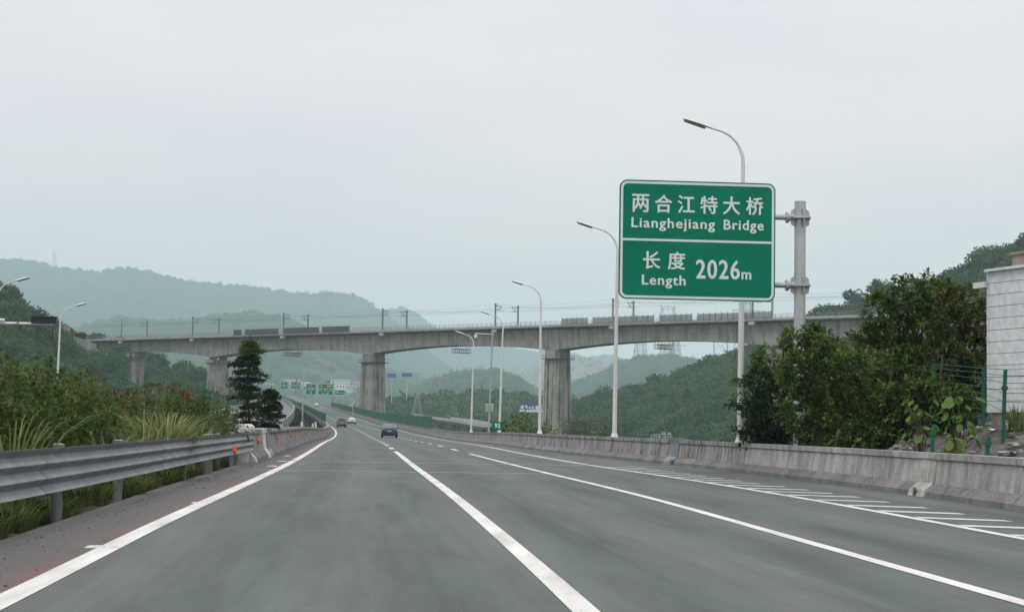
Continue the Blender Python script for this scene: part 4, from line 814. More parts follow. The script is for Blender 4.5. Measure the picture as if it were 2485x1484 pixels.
# ------------------------------------------------------------------ street lamps
def lamp_parts(root, H, s, reach=1.75, rise=1.35):
    mb = MB(); mb.tube([(0, 0, .15), (0, 0, H * .5), (0, 0, H - rise - .25)], [.105, .082, .060], 12); mb.build('pole', M['white_pole'], root, True)
    pts = [Vector((0, 0, H - rise - .26))]
    for k in range(1, 11): a = math.radians(78) * k / 10; r = 1.0; pts.append(Vector((s * r * (1 - math.cos(a)), 0, H - rise - .25 + r * math.sin(a) * 1.02)))
    e = pts[-1] + Vector((s * .22, 0, .06)); pts.append(e); mb = MB(); mb.tube(pts, [.058 - .0024 * k for k in range(len(pts))], 10); mb.build('arm', M['white_pole'], root, True)
    d = Vector((s * math.cos(.30), 0, math.sin(.30))); nrm = Vector((-s * math.sin(.30), 0, math.cos(.30))); L = .95; rings = []; lens = []
    for t_, w_, h_ in ((-.04, .05, .05), (.06, .09, .07), (.25, .15, .10), (.6, .17, .10), (.85, .14, .07), (1.0, .05, .03)):
        c = e + d * L * t_; rings.append([c + Vector((0, w_ * .85 * math.cos(a), 0)) + nrm * (h_ * .75 * max(math.sin(a), -.25)) for a in np.linspace(0, 2 * math.pi, 13)[:-1]])
    fix_normals(MB().loft(rings).build('lamp_head', M['white_pole'], root, True))
    c0 = e + d * L * .18 - nrm * .035; c1 = e + d * L * .92 - nrm * .03; mb = MB(); y = Vector((0, .125, 0)); mb.loft([[c0 - y, c0 + y, c0 + y - nrm * .035, c0 - y - nrm * .035], [c1 - y * .8, c1 + y * .8, c1 + y * .8 - nrm * .03, c1 - y * .8 - nrm * .03]]); fix_normals(mb.build('lens', M['lens'], root))
    mb = MB(); mb.box((0, 0, .02), (.42, .42, .04)); mb.tube([(0, 0, .04), (0, 0, .28)], [.20, .115], 12); mb.build('base_flange', M['white_pole'], root)
    MB().box((0, 0, -.22), (.62, .62, .44)).build('plinth', M['brown_render'], root)
LAMP = [('nearest', 1791, 1799, 55, 'tallest white street lamp rising behind the big green sign'), ('', 1487, 1495, 80.5, 'white street lamp touching the left edge of the green sign'), ('', 1308, 1311, 114, 'white street lamp in front of the blue billboard'), ('', 1206, 1217, 146, 'white street lamp standing behind the kilometre 93 plate'), ('', 1139, 1147, 178, 'shortest white street lamp at the end of the right row')]
for i, (_, xb, xt, Y, lab) in enumerate(LAMP):
    a, s = ray((xb + xt) / 2 - (0 if i else -1), 1060); b = .74 + fl(zr, Y); t_ = thing('street_lamp', lab, 'street lamp', (a * Y, Y, b), 0, 'street lamps along the right barrier')
    lamp_parts(t_, 10.9 - b - .05 + (.35 if i == 0 else 0), -1); t_.rotation_euler.y = math.radians((.2, .3, -.35, 1.1, .7)[i])
for i, (x, y, Y, lab) in enumerate([(144, 727, 131, 'white street lamp left of the railway end above the hedge'), (-9, 663, 107, 'white street lamp at the left picture edge, only its head showing')]):
    q = at(x, y, Y); zb = float(ZL(Y)) + .9; t_ = thing('street_lamp', lab, 'street lamp', (q.x, Y, zb), 0, 'street lamps of the neighbouring road'); lamp_parts(t_, q.z - zb + .1, 1); t_.rotation_euler.y = math.radians(.9)
q = at(733, 1024, 330); t_ = thing('lamp_post', 'slim grey pole rising from the bridge pier left of the green barrier', 'pole', (q.x, 330, q.z - 6)); mb = MB(); mb.tube([(0, 0, 0), (.1, 0, 16.3)], [.17, .11], 8); mb.build('pole', M['grey_pole'], t_, True); MB().box((0, 0, 2.0), (2.6, 1.4, 4.4)).build('concrete_base', M['pier'], t_); MB().box((0, 0, -6), (1.6, 1.0, 12)).build('pedestal', M['pier'], t_)
# ------------------------------------------------------------------ camera mast
q = at(1186, 1050, 158); t_ = thing('camera_mast', 'slim grey mast with dome camera on a short arm and two boxes', 'camera mast', (q.x, 158, .45)); ht = at(1190, 805, 158).z - .45
mb = MB(); mb.tube([(0, 0, 0), (.08, 0, ht * .5), (.20, 0, ht)], [.10, .085, .07], 10); mb.build('pole', M['grey_pole'], t_, True); mb = MB(); mb.tube([(.33, 0, ht - .22), (-1.35, 0, ht - .16)], .04, 8); mb.build('arm', M['white_pole'], t_, True)
mb = MB(); mb.tube([(-1.30, 0, ht - .16), (-1.30, 0, ht - .30), (-1.30, 0, ht - .34), (-1.30, 0, ht - .50), (-1.30, 0, ht - .60), (-1.30, 0, ht - .66)], [.03, .05, .16, .18, .13, .02], 12); mb.build('dome_camera', M['white_pole'], t_, True)
for s in (-1, 1): MB().box((.02 + s * .21, 0, at(1184, 990, 158).z - .45), (.30, .26, .62)).build('cabinet', M['grey_pole'], t_, bevel=.02); MB().box((.02 + s * .21, 0, at(1184, 982, 158).z - .45 + .06), (.36, .32, .07)).build('cabinet_roof', M['white_pole'], t_)
MB().box((0, 0, .05), (.5, .5, .1)).build('base_plate', M['grey_pole'], t_)
# ------------------------------------------------------------------ kilometre plate 93
q = at(1207, 1033, 142); t_ = thing('kilometre_plate', 'small green shield plate with white number 93 on the right barrier', 'kilometre sign', (q.x, 142, q.z)); w_, h_ = .86, .68
mb = MB(); mb.prism([(-w_ / 2, h_ / 2), (-w_ / 2, -h_ * .25), (-w_ * .22, -h_ / 2), (w_ * .22, -h_ / 2), (w_ / 2, -h_ * .25), (w_ / 2, h_ / 2)], -.015, .015); fix_normals(mb.build('plate', M['green_sign'], t_)); put_text(t_, '93', -.22, .22, -.13, .33, .02, y=-.02)
MB().box((0, .04, -.5), (.07, .05, .9)).build('bracket', M['galv'], t_)
# ------------------------------------------------------------------ message box on its white arm at left
q = at(127, 786, 112); t_ = thing('mast_arm', 'white horizontal mast arm reaching in from the left picture edge', 'mast arm', (q.x, 112, q.z)); mb = MB(); mb.tube([(0, 0, 0), (-4.0, .2, .03), (-11, .6, .08)], [.075, .095, .14], 10); mb.build('arm', M['white_pole'], t_, True)
mb = MB(); mb.tube([(-11, .6, -7.3), (-11, .6, .6)], [.20, .16], 10); mb.build('post', M['white_pole'], t_, True); mb = MB(); mb.tube([(0, 0, -.04), (.06, 0, -.9), (.25, 0, -1.35)], .03, 6); mb.build('cable', M['black'], t_)
MB().box((-2.2, .05, .0), (.07, .2, .3)).build('clamp', M['sign_red'], t_)
q2 = at(107, 777, 111.9); t2 = thing('message_box', 'dark rectangular message box mounted on the white mast arm', 'signal box', (q2.x, 111.9, q2.z)); MB().box((0, 0, 0), (1.58, .22, .40)).build('housing', M['black'], t2, bevel=.015); MB().box((0, -.03, .22), (1.66, .36, .05)).build('visor', M['black'], t2)
for xx in (-.5, .5): MB().box((xx, .0, -.24), (.06, .06, .14)).build('bracket', M['white_pole'], t2)
q3 = at(3, 776, 112); t3 = thing('bullet_camera', 'small white camera on the mast arm at the left picture edge', 'camera', tuple(q3)); mb = MB(); mb.tube([(-.25, 0, .03), (.2, 0, -.02)], .10, 10); mb.build('housing', M['white_pole'], t3, True); MB().box((-.1, 0, -.16), (.05, .05, .2)).build('bracket', M['white_pole'], t3)
# ------------------------------------------------------------------ cantilever direction signs far ahead
def strokes(root, rows, y=-.06, m='sign_white', seed=0, name='lettering'):
    """lettering too small to read in the photograph: rows of little stroke groups"""
    rr = random.Random(seed)
    for (x0, x1, z, h_, n) in rows:
        mb = MB(); st = (x1 - x0) / n
        for i in range(n):
            cx = x0 + st * (i + .5); w_ = st * .78
            for k in range(3): mb.box((cx, y, z + h_ * (-.38 + .38 * k)), (w_ * rr.uniform(.6, 1), .01, h_ * .17))
            for k in range(2): mb.box((cx + w_ * rr.uniform(-.4, .4), y - .003, z), (w_ * .17, .01, h_ * rr.uniform(.7, 1)))
        mb.build(name, M[m], root)
def board(root, x0, x1, z0, z1, Y0, fr=.10, mm='green_sign'):
    MB().box(((x0 + x1) / 2, 0, (z0 + z1) / 2), (x1 - x0, .08, z1 - z0)).build('sign_panel', M[mm], root)
    mb = MB()
    for a, b, c, d in ((x0, x1, z1 - fr, z1), (x0, x1, z0, z0 + fr), (x0, x0 + fr, z0 + fr, z1 - fr), (x1 - fr, x1, z0 + fr, z1 - fr)): mb.box(((a + b) / 2, -.043, (c + d) / 2), (b - a, .01, d - c))
    mb.build('border', M['sign_white'], root)
def arrow(root, x, z, s, diag=False):
    p = [(-.13, -.5), (.13, -.5), (.13, .02), (.42, .02), (0, .52), (-.42, .02), (-.13, .02)]; a = math.radians(-45) if diag else 0
    p = [((u * math.cos(a) - v * math.sin(a)) * s + x, (u * math.sin(a) + v * math.cos(a)) * s + z) for u, v in p]; mb = MB(); mb.prism(p, -.07, -.05); fix_normals(mb.build('arrow', M['sign_white'], root))
def dirsign(label, Y, xs, ytop, ybot, xpole, small, seed, third=True, group='direction gantries far ahead'):
    o0 = at(xpole, ybot, Y); zroad = fl(zr, Y) if xpole < 1400 else o0.z - 6; root = thing('direction_sign', label, 'road sign', (o0.x, Y, zroad), 0, group); k = Y / 4300
    X = lambda x: (x - xpole) * k
    zt = at(xpole, ytop, Y).z - zroad; zb = o0.z - zroad; H_ = zt - zb
    for i, (a, b) in enumerate(xs):
        x0, x1 = X(a), X(b); W_ = x1 - x0
        if i == 2 and third:
            board(root, x0, x1, zb, zb + H_ * .47, Y); MB().box(((x0 + x1) / 2, 0, zb + H_ * .735), (W_, .08, H_ * .51)).build('sign_panel', M['sign_white'], root)
            mb = MB()
            for q in (-.28, .03, .32): mb.box(((x0 + x1) / 2 + q * W_, -.05, zb + H_ * .74), (W_ * .07, .01, H_ * .17)); mb.box(((x0 + x1) / 2 + (q + .05) * W_, -.052, zb + H_ * .79), (W_ * .12, .01, H_ * .05))
            mb.build('pictogram', M['sign_black'], root); strokes(root, [(x0 + .1 * W_, x0 + .4 * W_, zb + H_ * .31, H_ * .13, 2), (x0 + .08 * W_, x0 + .5 * W_, zb + H_ * .17, H_ * .05, 6)], seed=seed + 9); put_text(root, '1', x0 + W_ * .6, x0 + W_ * .64, zb + H_ * .14, H_ * .2, .02, y=-.06); strokes(root, [(x0 + .68 * W_, x0 + .9 * W_, zb + H_ * .2, H_ * .07, 2)], seed=seed + 3)
        else:
            board(root, x0, x1, zb, zt, Y)
            if i == 1:
                strokes(root, [(x0 + .06 * W_, x0 + .29 * W_, zb + H_ * .52, H_ * .15, 2), (x0 + .36 * W_, x0 + .63 * W_, zb + H_ * .52, H_ * .15, 3), (x0 + .69 * W_, x0 + .96 * W_, zb + H_ * .52, H_ * .15, 3), (x0 + .05 * W_, x0 + .3 * W_, zb + H_ * .36, H_ * .05, 6), (x0 + .36 * W_, x0 + .63 * W_, zb + H_ * .36, H_ * .05, 7), (x0 + .69 * W_, x0 + .96 * W_, zb + H_ * .36, H_ * .05, 7), (x0 + .08 * W_, x0 + .28 * W_, zb + H_ * .75, H_ * .10, 2), (x0 + .36 * W_, x0 + .52 * W_, zb + H_ * .1, H_ * .06, 3)], seed=seed)
                MB().box((x0 + .72 * W_, -.055, zb + H_ * .80), (W_ * .34, .02, H_ * .22)).build('route_badge', M['sign_red'], root); strokes(root, [(x0 + .58 * W_, x0 + .86 * W_, zb + H_ * .80, H_ * .12, 4)], y=-.075, seed=seed + 2); MB().box((x0 + .17 * W_, -.055, zb + H_ * .90), (W_ * .22, .02, H_ * .07)).build('route_badge', M['sign_red'], root)
                put_text(root, '1', x0 + W_ * .27, x0 + W_ * .30, zb + H_ * .07, H_ * .17, .02, y=-.06); arrow(root, x0 + .64 * W_, zb + H_ * .17, H_ * .2, True)
            else:
                strokes(root, [(x0 + .12 * W_, x0 + .88 * W_, zb + H_ * .55, H_ * .15, 4), (x0 + .25 * W_, x0 + .7 * W_, zb + H_ * .38, H_ * .08, 4), (x0 + .33 * W_, x0 + .6 * W_, zb + H_ * .78, H_ * .1, 2)], seed=seed); MB().box(((x0 + x1) / 2, -.055, zb + H_ * .91), (W_ * .5, .02, H_ * .09)).build('route_badge', M['sign_red'], root); arrow(root, (x0 + x1) / 2, zb + H_ * .17, H_ * .21)
    for (a, b, t0, t1) in small:
        x0, x1 = X(a), X(b); z0, z1 = at(xpole, t1, Y).z - zroad, at(xpole, t0, Y).z - zroad; board(root, x0, x1, z0, z1, Y, .05); mb = MB(); mb.tube([(x0 + (x1 - x0) * .72, -.05, (z0 + z1) / 2), (x0 + (x1 - x0) * .72, -.06, (z0 + z1) / 2)], (z1 - z0) * .4, 12); mb.build('exit_number', M['sign_white'], root); strokes(root, [(x0 + .1, x0 + (x1 - x0) * .42, (z0 + z1) / 2, (z1 - z0) * .3, 3)], seed=seed + 5)
    xl = min(a for a, b in xs); zs = (zb + H_ * .22, zb + H_ * .80)
    for z in zs: mb = MB(); mb.tube([(X(xl) + .3, .16, z), (.0, .16, z)], .11, 6); mb.build('beam', M['galv'], root)
    return root, X, zs, zt
g1, _, zs, zt = dirsign('far gantry with two green boards and one white green board over road', 565, [(742, 766.7), (772, 808.5), (812.5, 837.5)], 931.5, 958.8, 857, [(790, 809, 923, 931)], 11)
mb = MB(); mb.tube([(0, .16, -3), (0, .16, zs[1] + .2)], [.2, .16], 8); mb.build('pole', M['galv'], g1, True)
g2, _, zs, zt = dirsign('farthest green gantry boards left of the pale grey pole', 855, [(681, 698.5), (705.5, 729), (733.5, 752)], 926.5, 944.8, 764, [(718, 727, 920, 926.5)], 22)
mb = MB(); mb.tube([(0, .16, -3), (0, .16, zs[1] + .2)], [.2, .16], 8); mb.build('pole', M['galv'], g2, True)
g3, X3, zs, zt = dirsign('small low green gantry sign showing just above the right barrier', 560, [(1586.5, 1599.5), (1600, 1614), (1614.5, 1627.5)], 1052.5, 1067, 1607, [(1605, 1614, 1047.5, 1052.3), (1618.5, 1627.5, 1048, 1052.5)], 33, False)
for xx in (1580.5, 1630.5): mb = MB(); mb.tube([(X3(xx), .16, -8), (X3(xx), .16, zt - .3)], .12, 8); mb.build('pole', M['galv'], g3, True)
for z in zs: mb = MB(); mb.tube([(X3(1580.5), .16, z), (X3(1630.5), .16, z)], .09, 6); mb.build('beam', M['galv'], g3)
# ------------------------------------------------------------------ billboards
q = at(1261, 979.3, 700); q2 = at(1318, 999.8, 700); W_ = q2.x - q.x; H_ = q.z - q2.z; t_ = thing('billboard', 'blue advertising board with white Chinese slogan above a pale strip', 'billboard', (q.x, 700, q2.z), -.004)
MB().box((W_ / 2, 0, H_ * .645), (W_, .3, H_ * .71)).build('blue_panel', M['sign_blue'], t_); MB().box((W_ / 2, 0, H_ * .145), (W_, .3, H_ * .28)).build('pale_panel', M['board_white'], t_)
zx = lambda v: (v - 520) / 1490 * W_
for ch, a, b, z0 in (('避', 570, 800, .37), ('暑', 845, 1030, .365), ('九', 1265, 1480, .345), ('重', 1515, 1705, .345), ('天', 1730, 1960, .34)): put_text(t_, ch, zx(a), zx(b), H_ * z0, H_ * .47, .05, M['board_white'], y=-.18)
mb = MB(); mb.tube([(zx(1160), -.16, H_ * .54), (zx(1160), -.18, H_ * .54)], .5, 16); mb.build('emblem', M['board_white'], t_); mb = MB(); mb.tube([(zx(1155), -.18, H_ * .55), (zx(1155), -.20, H_ * .55)], [.24, .24], 8); mb.build('emblem_drop', M['sign_red'], t_)
strokes(t_, [(zx(590), zx(700), H_ * .17, H_ * .12, 3)], -.17, 'wallgrey', 4); strokes(t_, [(zx(720), zx(1270), H_ * .17, H_ * .12, 8), (zx(1400), zx(1960), H_ * .17, H_ * .12, 8)], -.17, 'pink', 5)
for xx in (.3, .7): MB().box((W_ * xx, .3, -8), (.35, .3, 26)).build('post', M['dark_steel'], t_)
for x0, x1, y0, y1, lab in ((941, 961.5, 905.5, 915.4, 'plain blue billboard on a post just right of the left tall pier'), (975.5, 1000, 904.5, 914, 'plain blue billboard on a post farther right over the grey slope')):
    a = at(x0, y0, 1240); b = at(x1, y1, 1240); t_ = thing('billboard', lab, 'billboard', ((a.x + b.x) / 2, 1240, b.z), 0, 'blue billboards far away'); MB().box((0, 0, (a.z - b.z) / 2), (b.x - a.x, .5, a.z - b.z)).build('panel', M['sign_blue'], t_); mb = MB(); mb.tube([(0, .4, -40), (0, .4, 0)], .35, 8); mb.build('post', M['galv'], t_)

# ------------------------------------------------------------------ vehicles
def car(name, label, loc, rz, L, Wd, H, kind, paint_, plate, z0=.0):
    """built facing away (+y is forward); rear at y=0"""
    t_ = thing(name, label, 'car', loc, rz); hw = Wd / 2
    if kind == 'suv': S = [(-.02, .50, .62, .80, .0), (.03, .36, .62, .98, .0), (.16, .30, .64, 1.02, .0), (.55, .26, .66, 1.03, 0), (1.6, .24, .67, 1.02, 0), (2.9, .24, .66, 1.00, 0), (3.35, .25, .64, .97, 0), (4.0, .28, .60, .90, 0), (4.25, .36, .56, .78, 0), (4.32, .5, .55, .66, 0)]; G = [(.10, .99, .80, .0), (.36, 1.0, .82, .93), (.62, 1.0, .83, .99), (1.9, 1.0, .84, 1.0), (2.6, 1.0, .83, .94), (3.35, .97, .80, .0)]
    else: S = [(-.02, .50, .58, .78, 0), (.04, .34, .60, .96, 0), (.14, .27, .62, 1.02, 0), (.50, .22, .65, 1.04, 0), (1.6, .20, .66, .98, 0), (2.9, .20, .65, .95, 0), (3.5, .21, .63, .90, 0), (4.2, .24, .58, .80, 0), (4.6, .33, .52, .70, 0), (4.68, .48, .5, .6, 0)]; G = [(.26, 1.02, .70, .0), (.85, 1.02, .76, .60), (1.35, 1.0, .79, .92), (2.1, .98, .80, 1.0), (2.7, .97, .79, .93), (3.6, .90, .74, .0)]
    k = L / S[-1][0]; kw = hw / .67; belt = max(s[3] for s in S); rings = []
    for y, zb, w_, zt, _ in S:
        w_ = w_ * kw; zt = zt * H / 1.62 if kind == 'suv' else zt * H / 1.5
        pts = []
        for px, pz in ((-.80, zb), (-.97, zb + .10), (-1.0, zb + (zt - zb) * .45), (-.985, zb + (zt - zb) * .75), (-.93, zt - .03), (-.80, zt), (0, zt + .012), (.80, zt), (.93, zt - .03), (.985, zb + (zt - zb) * .75), (1.0, zb + (zt - zb) * .45), (.97, zb + .10), (.80, zb)): pts.append((px * w_, y * k, pz))
        rings.append(pts)
    body = fix_normals(MB().loft(rings).build('body', paint_, t_, True)); sm = body.modifiers.new('s', 'SUBSURF'); sm.levels = 1; sm.render_levels = 1
    bz = (1.0 if kind == 'suv' else 1.0) * H / (1.62 if kind == 'suv' else 1.5)
    def gp(i, inset=0.0):
        y, zb, w_, h_ = G[i]; z = bz * zb + (H - bz * zb) * h_; return y * k, w_ * kw * .99, z
    # cabin: pillars and roof as one shell, glass set proud of it
    rings = []
    for i, (y, zb, w_, h_) in enumerate(G):
        y = y * k; wb = .62 * kw if kind == 'suv' else .60 * kw; z = bz * zb - .02 + (H - bz * zb + .02) * h_; wt = wb - (.16 if h_ > .1 else 0) * h_
        rings.append([(-wb, y, bz * zb - .03), (-wt - .03, y, z - .05 * h_), (-wt * .85, y, z), (0, y, z + .02 * h_), (wt * .85, y, z), (wt + .03, y, z - .05 * h_), (wb, y, bz * zb - .03)])
    cab = fix_normals(MB().loft(rings).build('cabin', paint_, t_, True))
    def lerp(a, b, q): return tuple(a[j] + (b[j] - a[j]) * q for j in range(3))
    r0, r1 = (rings[0], rings[1]) if kind == 'suv' else (rings[0], rings[2]); mb = MB(); off = Vector((0, -.025, .02)); bl, br, tl, tr = (Vector(q) for q in (lerp(r0[1], r0[2], .2), lerp(r0[5], r0[4], .2), r1[2], r1[4]))
    if kind == 'suv': bl, br = Vector((r0[1][0] * .93, r0[1][1] - .02, bz + .03)), Vector((r0[5][0] * .93, r0[1][1] - .02, bz + .03))
    n_ = (br - bl).cross(tl - bl).normalized(); n_ = n_ if n_.y < 0 else -n_; q = [bl.lerp(tl, .04), br.lerp(tr, .04), br.lerp(tr, .93), bl.lerp(tl, .93)]; mb.add([p + n_ * .035 for p in q] + [p + n_ * .01 for p in q], [(0, 1, 2, 3), (0, 4, 5, 1), (1, 5, 6, 2), (2, 6, 7, 3), (3, 7, 4, 0)]); fix_normals(mb.build('rear_window', M['glass'], t_))
    for s in (0, 1):
        mb = MB(); ids = (1, 2, 3, 4); P_ = []
        for i in ids: r = rings[i]; a = Vector(r[0 if s == 0 else 6]); b = Vector(r[1 if s == 0 else 5]); P_.append((a.lerp(b, .12), a.lerp(b, .92)))
        o_ = Vector((-.012 if s == 0 else .012, 0, 0)); vs_ = [p[0] + o_ for p in P_] + [p[1] + o_ for p in P_]; m_ = len(P_); mb.add(vs_, [(i, i + 1, m_ + i + 1, m_ + i) for i in range(m_ - 1)]); mb.build('side_window', M['glass'], t_)
        sg = -1 if s == 0 else 1
        w = hw * .93; zt = bz - .10
        if kind == 'suv': MB().box((sg * w * .78, -.015, zt - .05), (w * .42, .10, .15)).build('tail_light', M['tail'], t_, bevel=.02)
        else: MB().box((sg * w * .70, .03, zt - .06), (w * .40, .10, .055)).build('tail_light', M['tail'], t_, bevel=.02)
        mb = MB(); mb.loft([[(sg * (hw - .03), 2.75 * k, bz + .02), (sg * (hw + .16), 2.70 * k, bz + .03), (sg * (hw + .16), 2.70 * k, bz + .15), (sg * (hw - .03), 2.75 * k, bz + .12)], [(sg * (hw - .03), 2.88 * k, bz + .02), (sg * (hw + .13), 2.86 * k, bz + .04), (sg * (hw + .13), 2.86 * k, bz + .14), (sg * (hw - .03), 2.88 * k, bz + .12)]]); fix_normals(mb.build('mirror', M['black'] if kind != 'suv' else paint_, t_))
        for y in (.85 * k, (S[-1][0] - .85) * k):
            wh = MB(); wh.tube([(sg * (hw - .25), y, .33), (sg * (hw - .03), y, .33), (sg * (hw - .01), y, .33)], [.33, .33, .28], 18); wo = wh.build('wheel', M['tyre'], t_, True); rm = MB(); rm.tube([(sg * (hw - .02), y, .33), (sg * (hw + .002), y, .33)], [.22, .20], 12); rm.build('rim', M['rim'], wo)
    mb = MB(); mb.loft([[(-hw * .88, -.05, .30), (hw * .88, -.05, .30), (hw * .88, -.05, .52), (-hw * .88, -.05, .52)], [(-hw * .95, .35, .24), (hw * .95, .35, .24), (hw * .95, .35, .52), (-hw * .95, .35, .52)]]); fix_normals(mb.build('bumper', M['black'], t_))
    MB().box((0, -.045 if kind != 'suv' else -.06, .66 if kind == 'suv' else .76), (.46, .03, .15)).build('number_plate', plate, t_)
    if kind == 'suv':
        MB().box((0, .35, H + .0), (hw * 1.15, .35, .05)).build('roof_spoiler', paint_, t_, bevel=.015); MB().box((0, -.035, bz - .12), (hw * .7, .03, .035)).build('trim_strip', M['chrome'], t_)
    else:
        MB().box((0, .02, bz + .025), (hw * 1.3, .16, .03)).build('boot_spoiler', paint_, t_, bevel=.01)
        if plate is M['plate_green']: mb = MB(); mb.add([(-.05, -.035, bz - .05), (.05, -.035, bz - .05), (0, -.035, bz - .13)], [(0, 2, 1)]); mb.build('badge', M['chrome'], t_)
    mb = MB(); mb.loft([[(-hw * .8, .2, .22), (hw * .8, .2, .22), (hw * .8, .2, .4), (-hw * .8, .2, .4)], [(-hw * .8, L - .3, .22), (hw * .8, L - .3, .22), (hw * .8, L - .3, .4), (-hw * .8, L - .3, .4)]]); fix_normals(mb.build('underbody', M['black'], t_)); return t_
def on_road(x, Y): a, s = ray(x, 1040); return (a * Y, Y, fl(zr, Y))
def hd(Y): return math.atan2(-(fl(XD, Y + 4) - fl(XD, Y - 4)), 8)
car('blue_saloon', 'dark blue fastback car with green number plate driving away', on_road(945.5, 205), hd(205), 4.7, 1.92, 1.58, 'saloon', M['car_blue'], M['plate_green'])
car('orange_suv', 'bronze orange compact SUV with blue plate driving away', on_road(829, 335), hd(335), 4.3, 1.82, 1.66, 'suv', M['car_orange'], M['plate_blue'])
car('white_saloon', 'white saloon car just ahead of the orange one', on_road(854, 398), hd(398), 4.6, 1.82, 1.47, 'saloon', M['car_white'], M['plate_blue'])
car('white_saloon', 'tiny white car far up the road beside the grey pole', (fl(XC, 800) + 1.5, 800, fl(zr, 800)), hd(800), 4.6, 1.85, 1.6, 'saloon', M['car_white'], M['plate_blue'])
# ------------------------------------------------------------------ lower road on its own low viaduct in the valley at right
kx_ = [(1420, 1052, 640), (1300, 1043, 760), (1200, 1034, 870), (1130, 1022, 990), (1054, 1012, 1120), (1000, 1003, 1250), (941, 995, 1400), (860, 984, 1560)]
PT = [at(*p) for p in kx_]; fyx = pchip([p.y for p in PT], [p.x for p in PT]); fyz = pchip([p.y for p in PT], [p.z for p in PT]); Yq = np.arange(640, 1561, 20.0)
lr = thing('valley_viaduct', 'low grey viaduct of another road behind the right green noise barrier', 'bridge', (float(fyx(900)), 900, float(fyz(900)) - 10))
fix_normals(sweep([(-5.5, 0), (-5.5, -.4), (-3, -2.4), (3, -2.4), (5.5, -.4), (5.5, 0)], Yq, fyx, fyz).build('girder', M['bridge'], lr, world=True))
mb = MB(); mb.loft([[(float(fyx(y)) - 5, y, float(fyz(y)) + .01), (float(fyx(y)) + 5, y, float(fyz(y)) + .01)] for y in Yq], closed=False, cap=False); mb.build('road_surface', M['asphalt_far'], lr, world=True)
for s in (-1, 1): fix_normals(sweep([(s * 5.6, -.5), (s * 5.6, 1.0), (s * 5.3, 1.0), (s * 5.3, .02)], Yq, fyx, fyz).build('parapet', M['slab'], lr, world=True))
for Y in range(660, 1540, 30): z = float(fyz(Y)); MB().box((float(fyx(Y)), Y, z - 12), (5, 1.6, 20)).build('pier', M['pier'], lr, world=True)
Y = 1290.; vt = thing('white_van', 'small white van crossing the low valley viaduct right of the tall pier', 'van', (float(fyx(Y)) + 2.2, Y, float(fyz(Y)) + .02), math.radians(62)); mb = MB(); mb.loft([[(x * w_, y, z) for x, z in ((-.95, .35), (-1, 1.2), (-.85, zt), (.85, zt), (1, 1.2), (.95, .35))] for y, w_, zt in ((-2.4, .95, 1.9), (-2.2, 1, 2.1), (1.2, 1, 2.1), (1.9, .98, 1.4), (2.5, .9, 1.1))]); fix_normals(mb.build('body', M['car_white'], vt)); MB().box((0, 1.55, 1.6), (1.5, .3, .5)).build('windscreen', M['glass'], vt)
for sx_2 in (-1, 1):
    for y in (-1.5, 1.6): mb = MB(); mb.tube([(sx_2 * .75, y, .33), (sx_2 * 1.0, y, .33)], .33, 10); mb.build('wheel', M['tyre'], vt)
